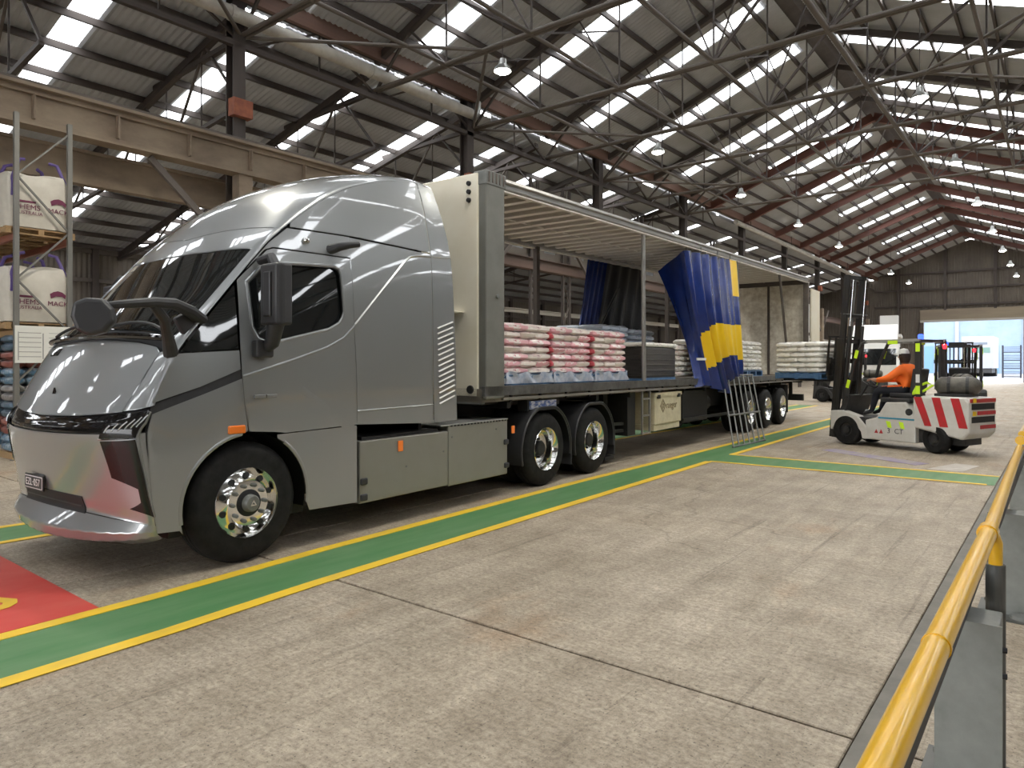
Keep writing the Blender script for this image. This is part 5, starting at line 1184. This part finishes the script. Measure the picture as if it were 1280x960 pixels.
# ------------------------------------------------------------ vehicles and stock in the distance
bt=thing('white_truck','white rigid truck parked beyond the forklifts','truck',(-8.3,43.5,0),R(8))
MB().prism([(-2.2,.6),(-2.3,1.6),(-1.8,2.9),(-.5,3.0),(-.5,.6)],'x',-1.2,1.2).build('cab',white,bt,bevel=.06); MB().prism([(-2.31,1.65),(-1.85,2.75),(-1.83,2.75),(-2.29,1.65)],'x',-1.05,1.05).build('windscreen',glass,bt)
MB().box2((1.2,-1.7,1.6),(1.22,-.8,2.6)).build('side_window',glass,bt); MB().prism([(-1.9,3.0),(-.5,3.9),(-.5,3.0)],'x',-1.1,1.1).build('air_deflector',white,bt,bevel=.04)
MB().box2((-1.25,-.3,1.0),(1.25,6.5,1.2)).build('tray',steel_md,bt); MB().box2((-1.2,-.25,1.2),(1.2,-.15,2.6)).build('headboard',white,bt)
MB().box2((-1.0,2.0,1.2),(1.0,5.0,2.8)).build('canopy',cream,bt); MB().box2((-1.25,-.4,3.2),(1.25,3.0,3.35)).build('roof_rack',white,bt); MB().box2((.2,-.2,3.35),(1.1,.7,4.4)).build('roof_box',white,bt)
for y in (-1.4,4.4):
    for s in (1,-1): MB().lathe([(s*.9,.3),(s*.9,.5),(s*1.2,.5),(s*1.2,.3),(s*1.1,.001)],24,'x',(0,y,.5)).build('wheel',rubber,bt,True,ang=40)
for k,(x,y,lb) in enumerate([(-13.2,31,'white stack by the left columns')]):
    pallet(f'timber pallet under the {lb}',Matrix.Translation((x,y,0)),timber,'pallets by the left columns',skirt=False)
    stack('s',y,x,9,[whiteB],lb,.14,.13,1.1,M=Matrix.Identity(4))
ob=thing('freight_trailer','white freight trailer with green panel standing outside the doorway','trailer',(-8.9,112,0),0)
MB().box2((-2.0,0,1.1),(1.6,9,5.4)).build('box_body',mat('far_white',(.22,.23,.25),.6),ob,bevel=.05); MB().box2((-1.5,-.03,3.2),(1.2,0,3.9)).build('green_panel',mat('panel_green',(.08,.15,.13),.5),ob); MB().box2((-1.5,-.03,4.3),(.9,0,4.6)).build('lettering_bar',mat('pale_text',(.09,.11,.14),.5),ob); MB().box2((-1.5,-.03,2.4),(.0,0,2.6)).build('lettering_bar',MATS['pale_text'],ob)
MB().box2((-1.8,.1,.5),(1.4,8,1.1)).build('chassis',chassis,ob)
for y in (6,7.4): MB().lathe([(-1.9,.001),(-1.9,.5),(1.5,.5),(1.5,.001)],16,'x',(0,y,.5)).build('axle_wheels',rubber,ob)
sg_=thing('stillage_stack','dark steel stillages stacked outside the doorway','stillage',(-5.0,104,0))
for z in range(4):
    for x in (-.9,.9): 
        for y in (0,1.2): bar('post',(x,y,z*1.0),(x,y,z*1.0+1),.12,.12,navy,sg_)
    bbox('shelf',(-.95,-.05,z*1.0+.1),(.95,1.25,z*1.0+.2),navy,sg_)
    for q in range(3): bar('mesh_bar',(-.9,0,z+.35+.2*q),(.9,0,z+.35+.2*q),.05,.05,navy,sg_)
fb=thing('far_building','pale blue industrial building across the yard','building',(-6,150,0))
MB().box2((-40,0,0),(40,20,16)).build('wall',mat('far_wall',(.12,.17,.25),.7,c2=(.15,.20,.27),scale=.3),fb)
for k in range(8): bbox('roller_door',(-38+10*k,-.1,0),(-33+10*k,0,5),mat('far_door',(.07,.15,.24),.6),fb)
for k in range(9): bbox('pilaster',(-39.6+10*k,-.2,0),(-39+10*k,0,16),mat('pilaster_pale',(.20,.22,.26),.7),fb)
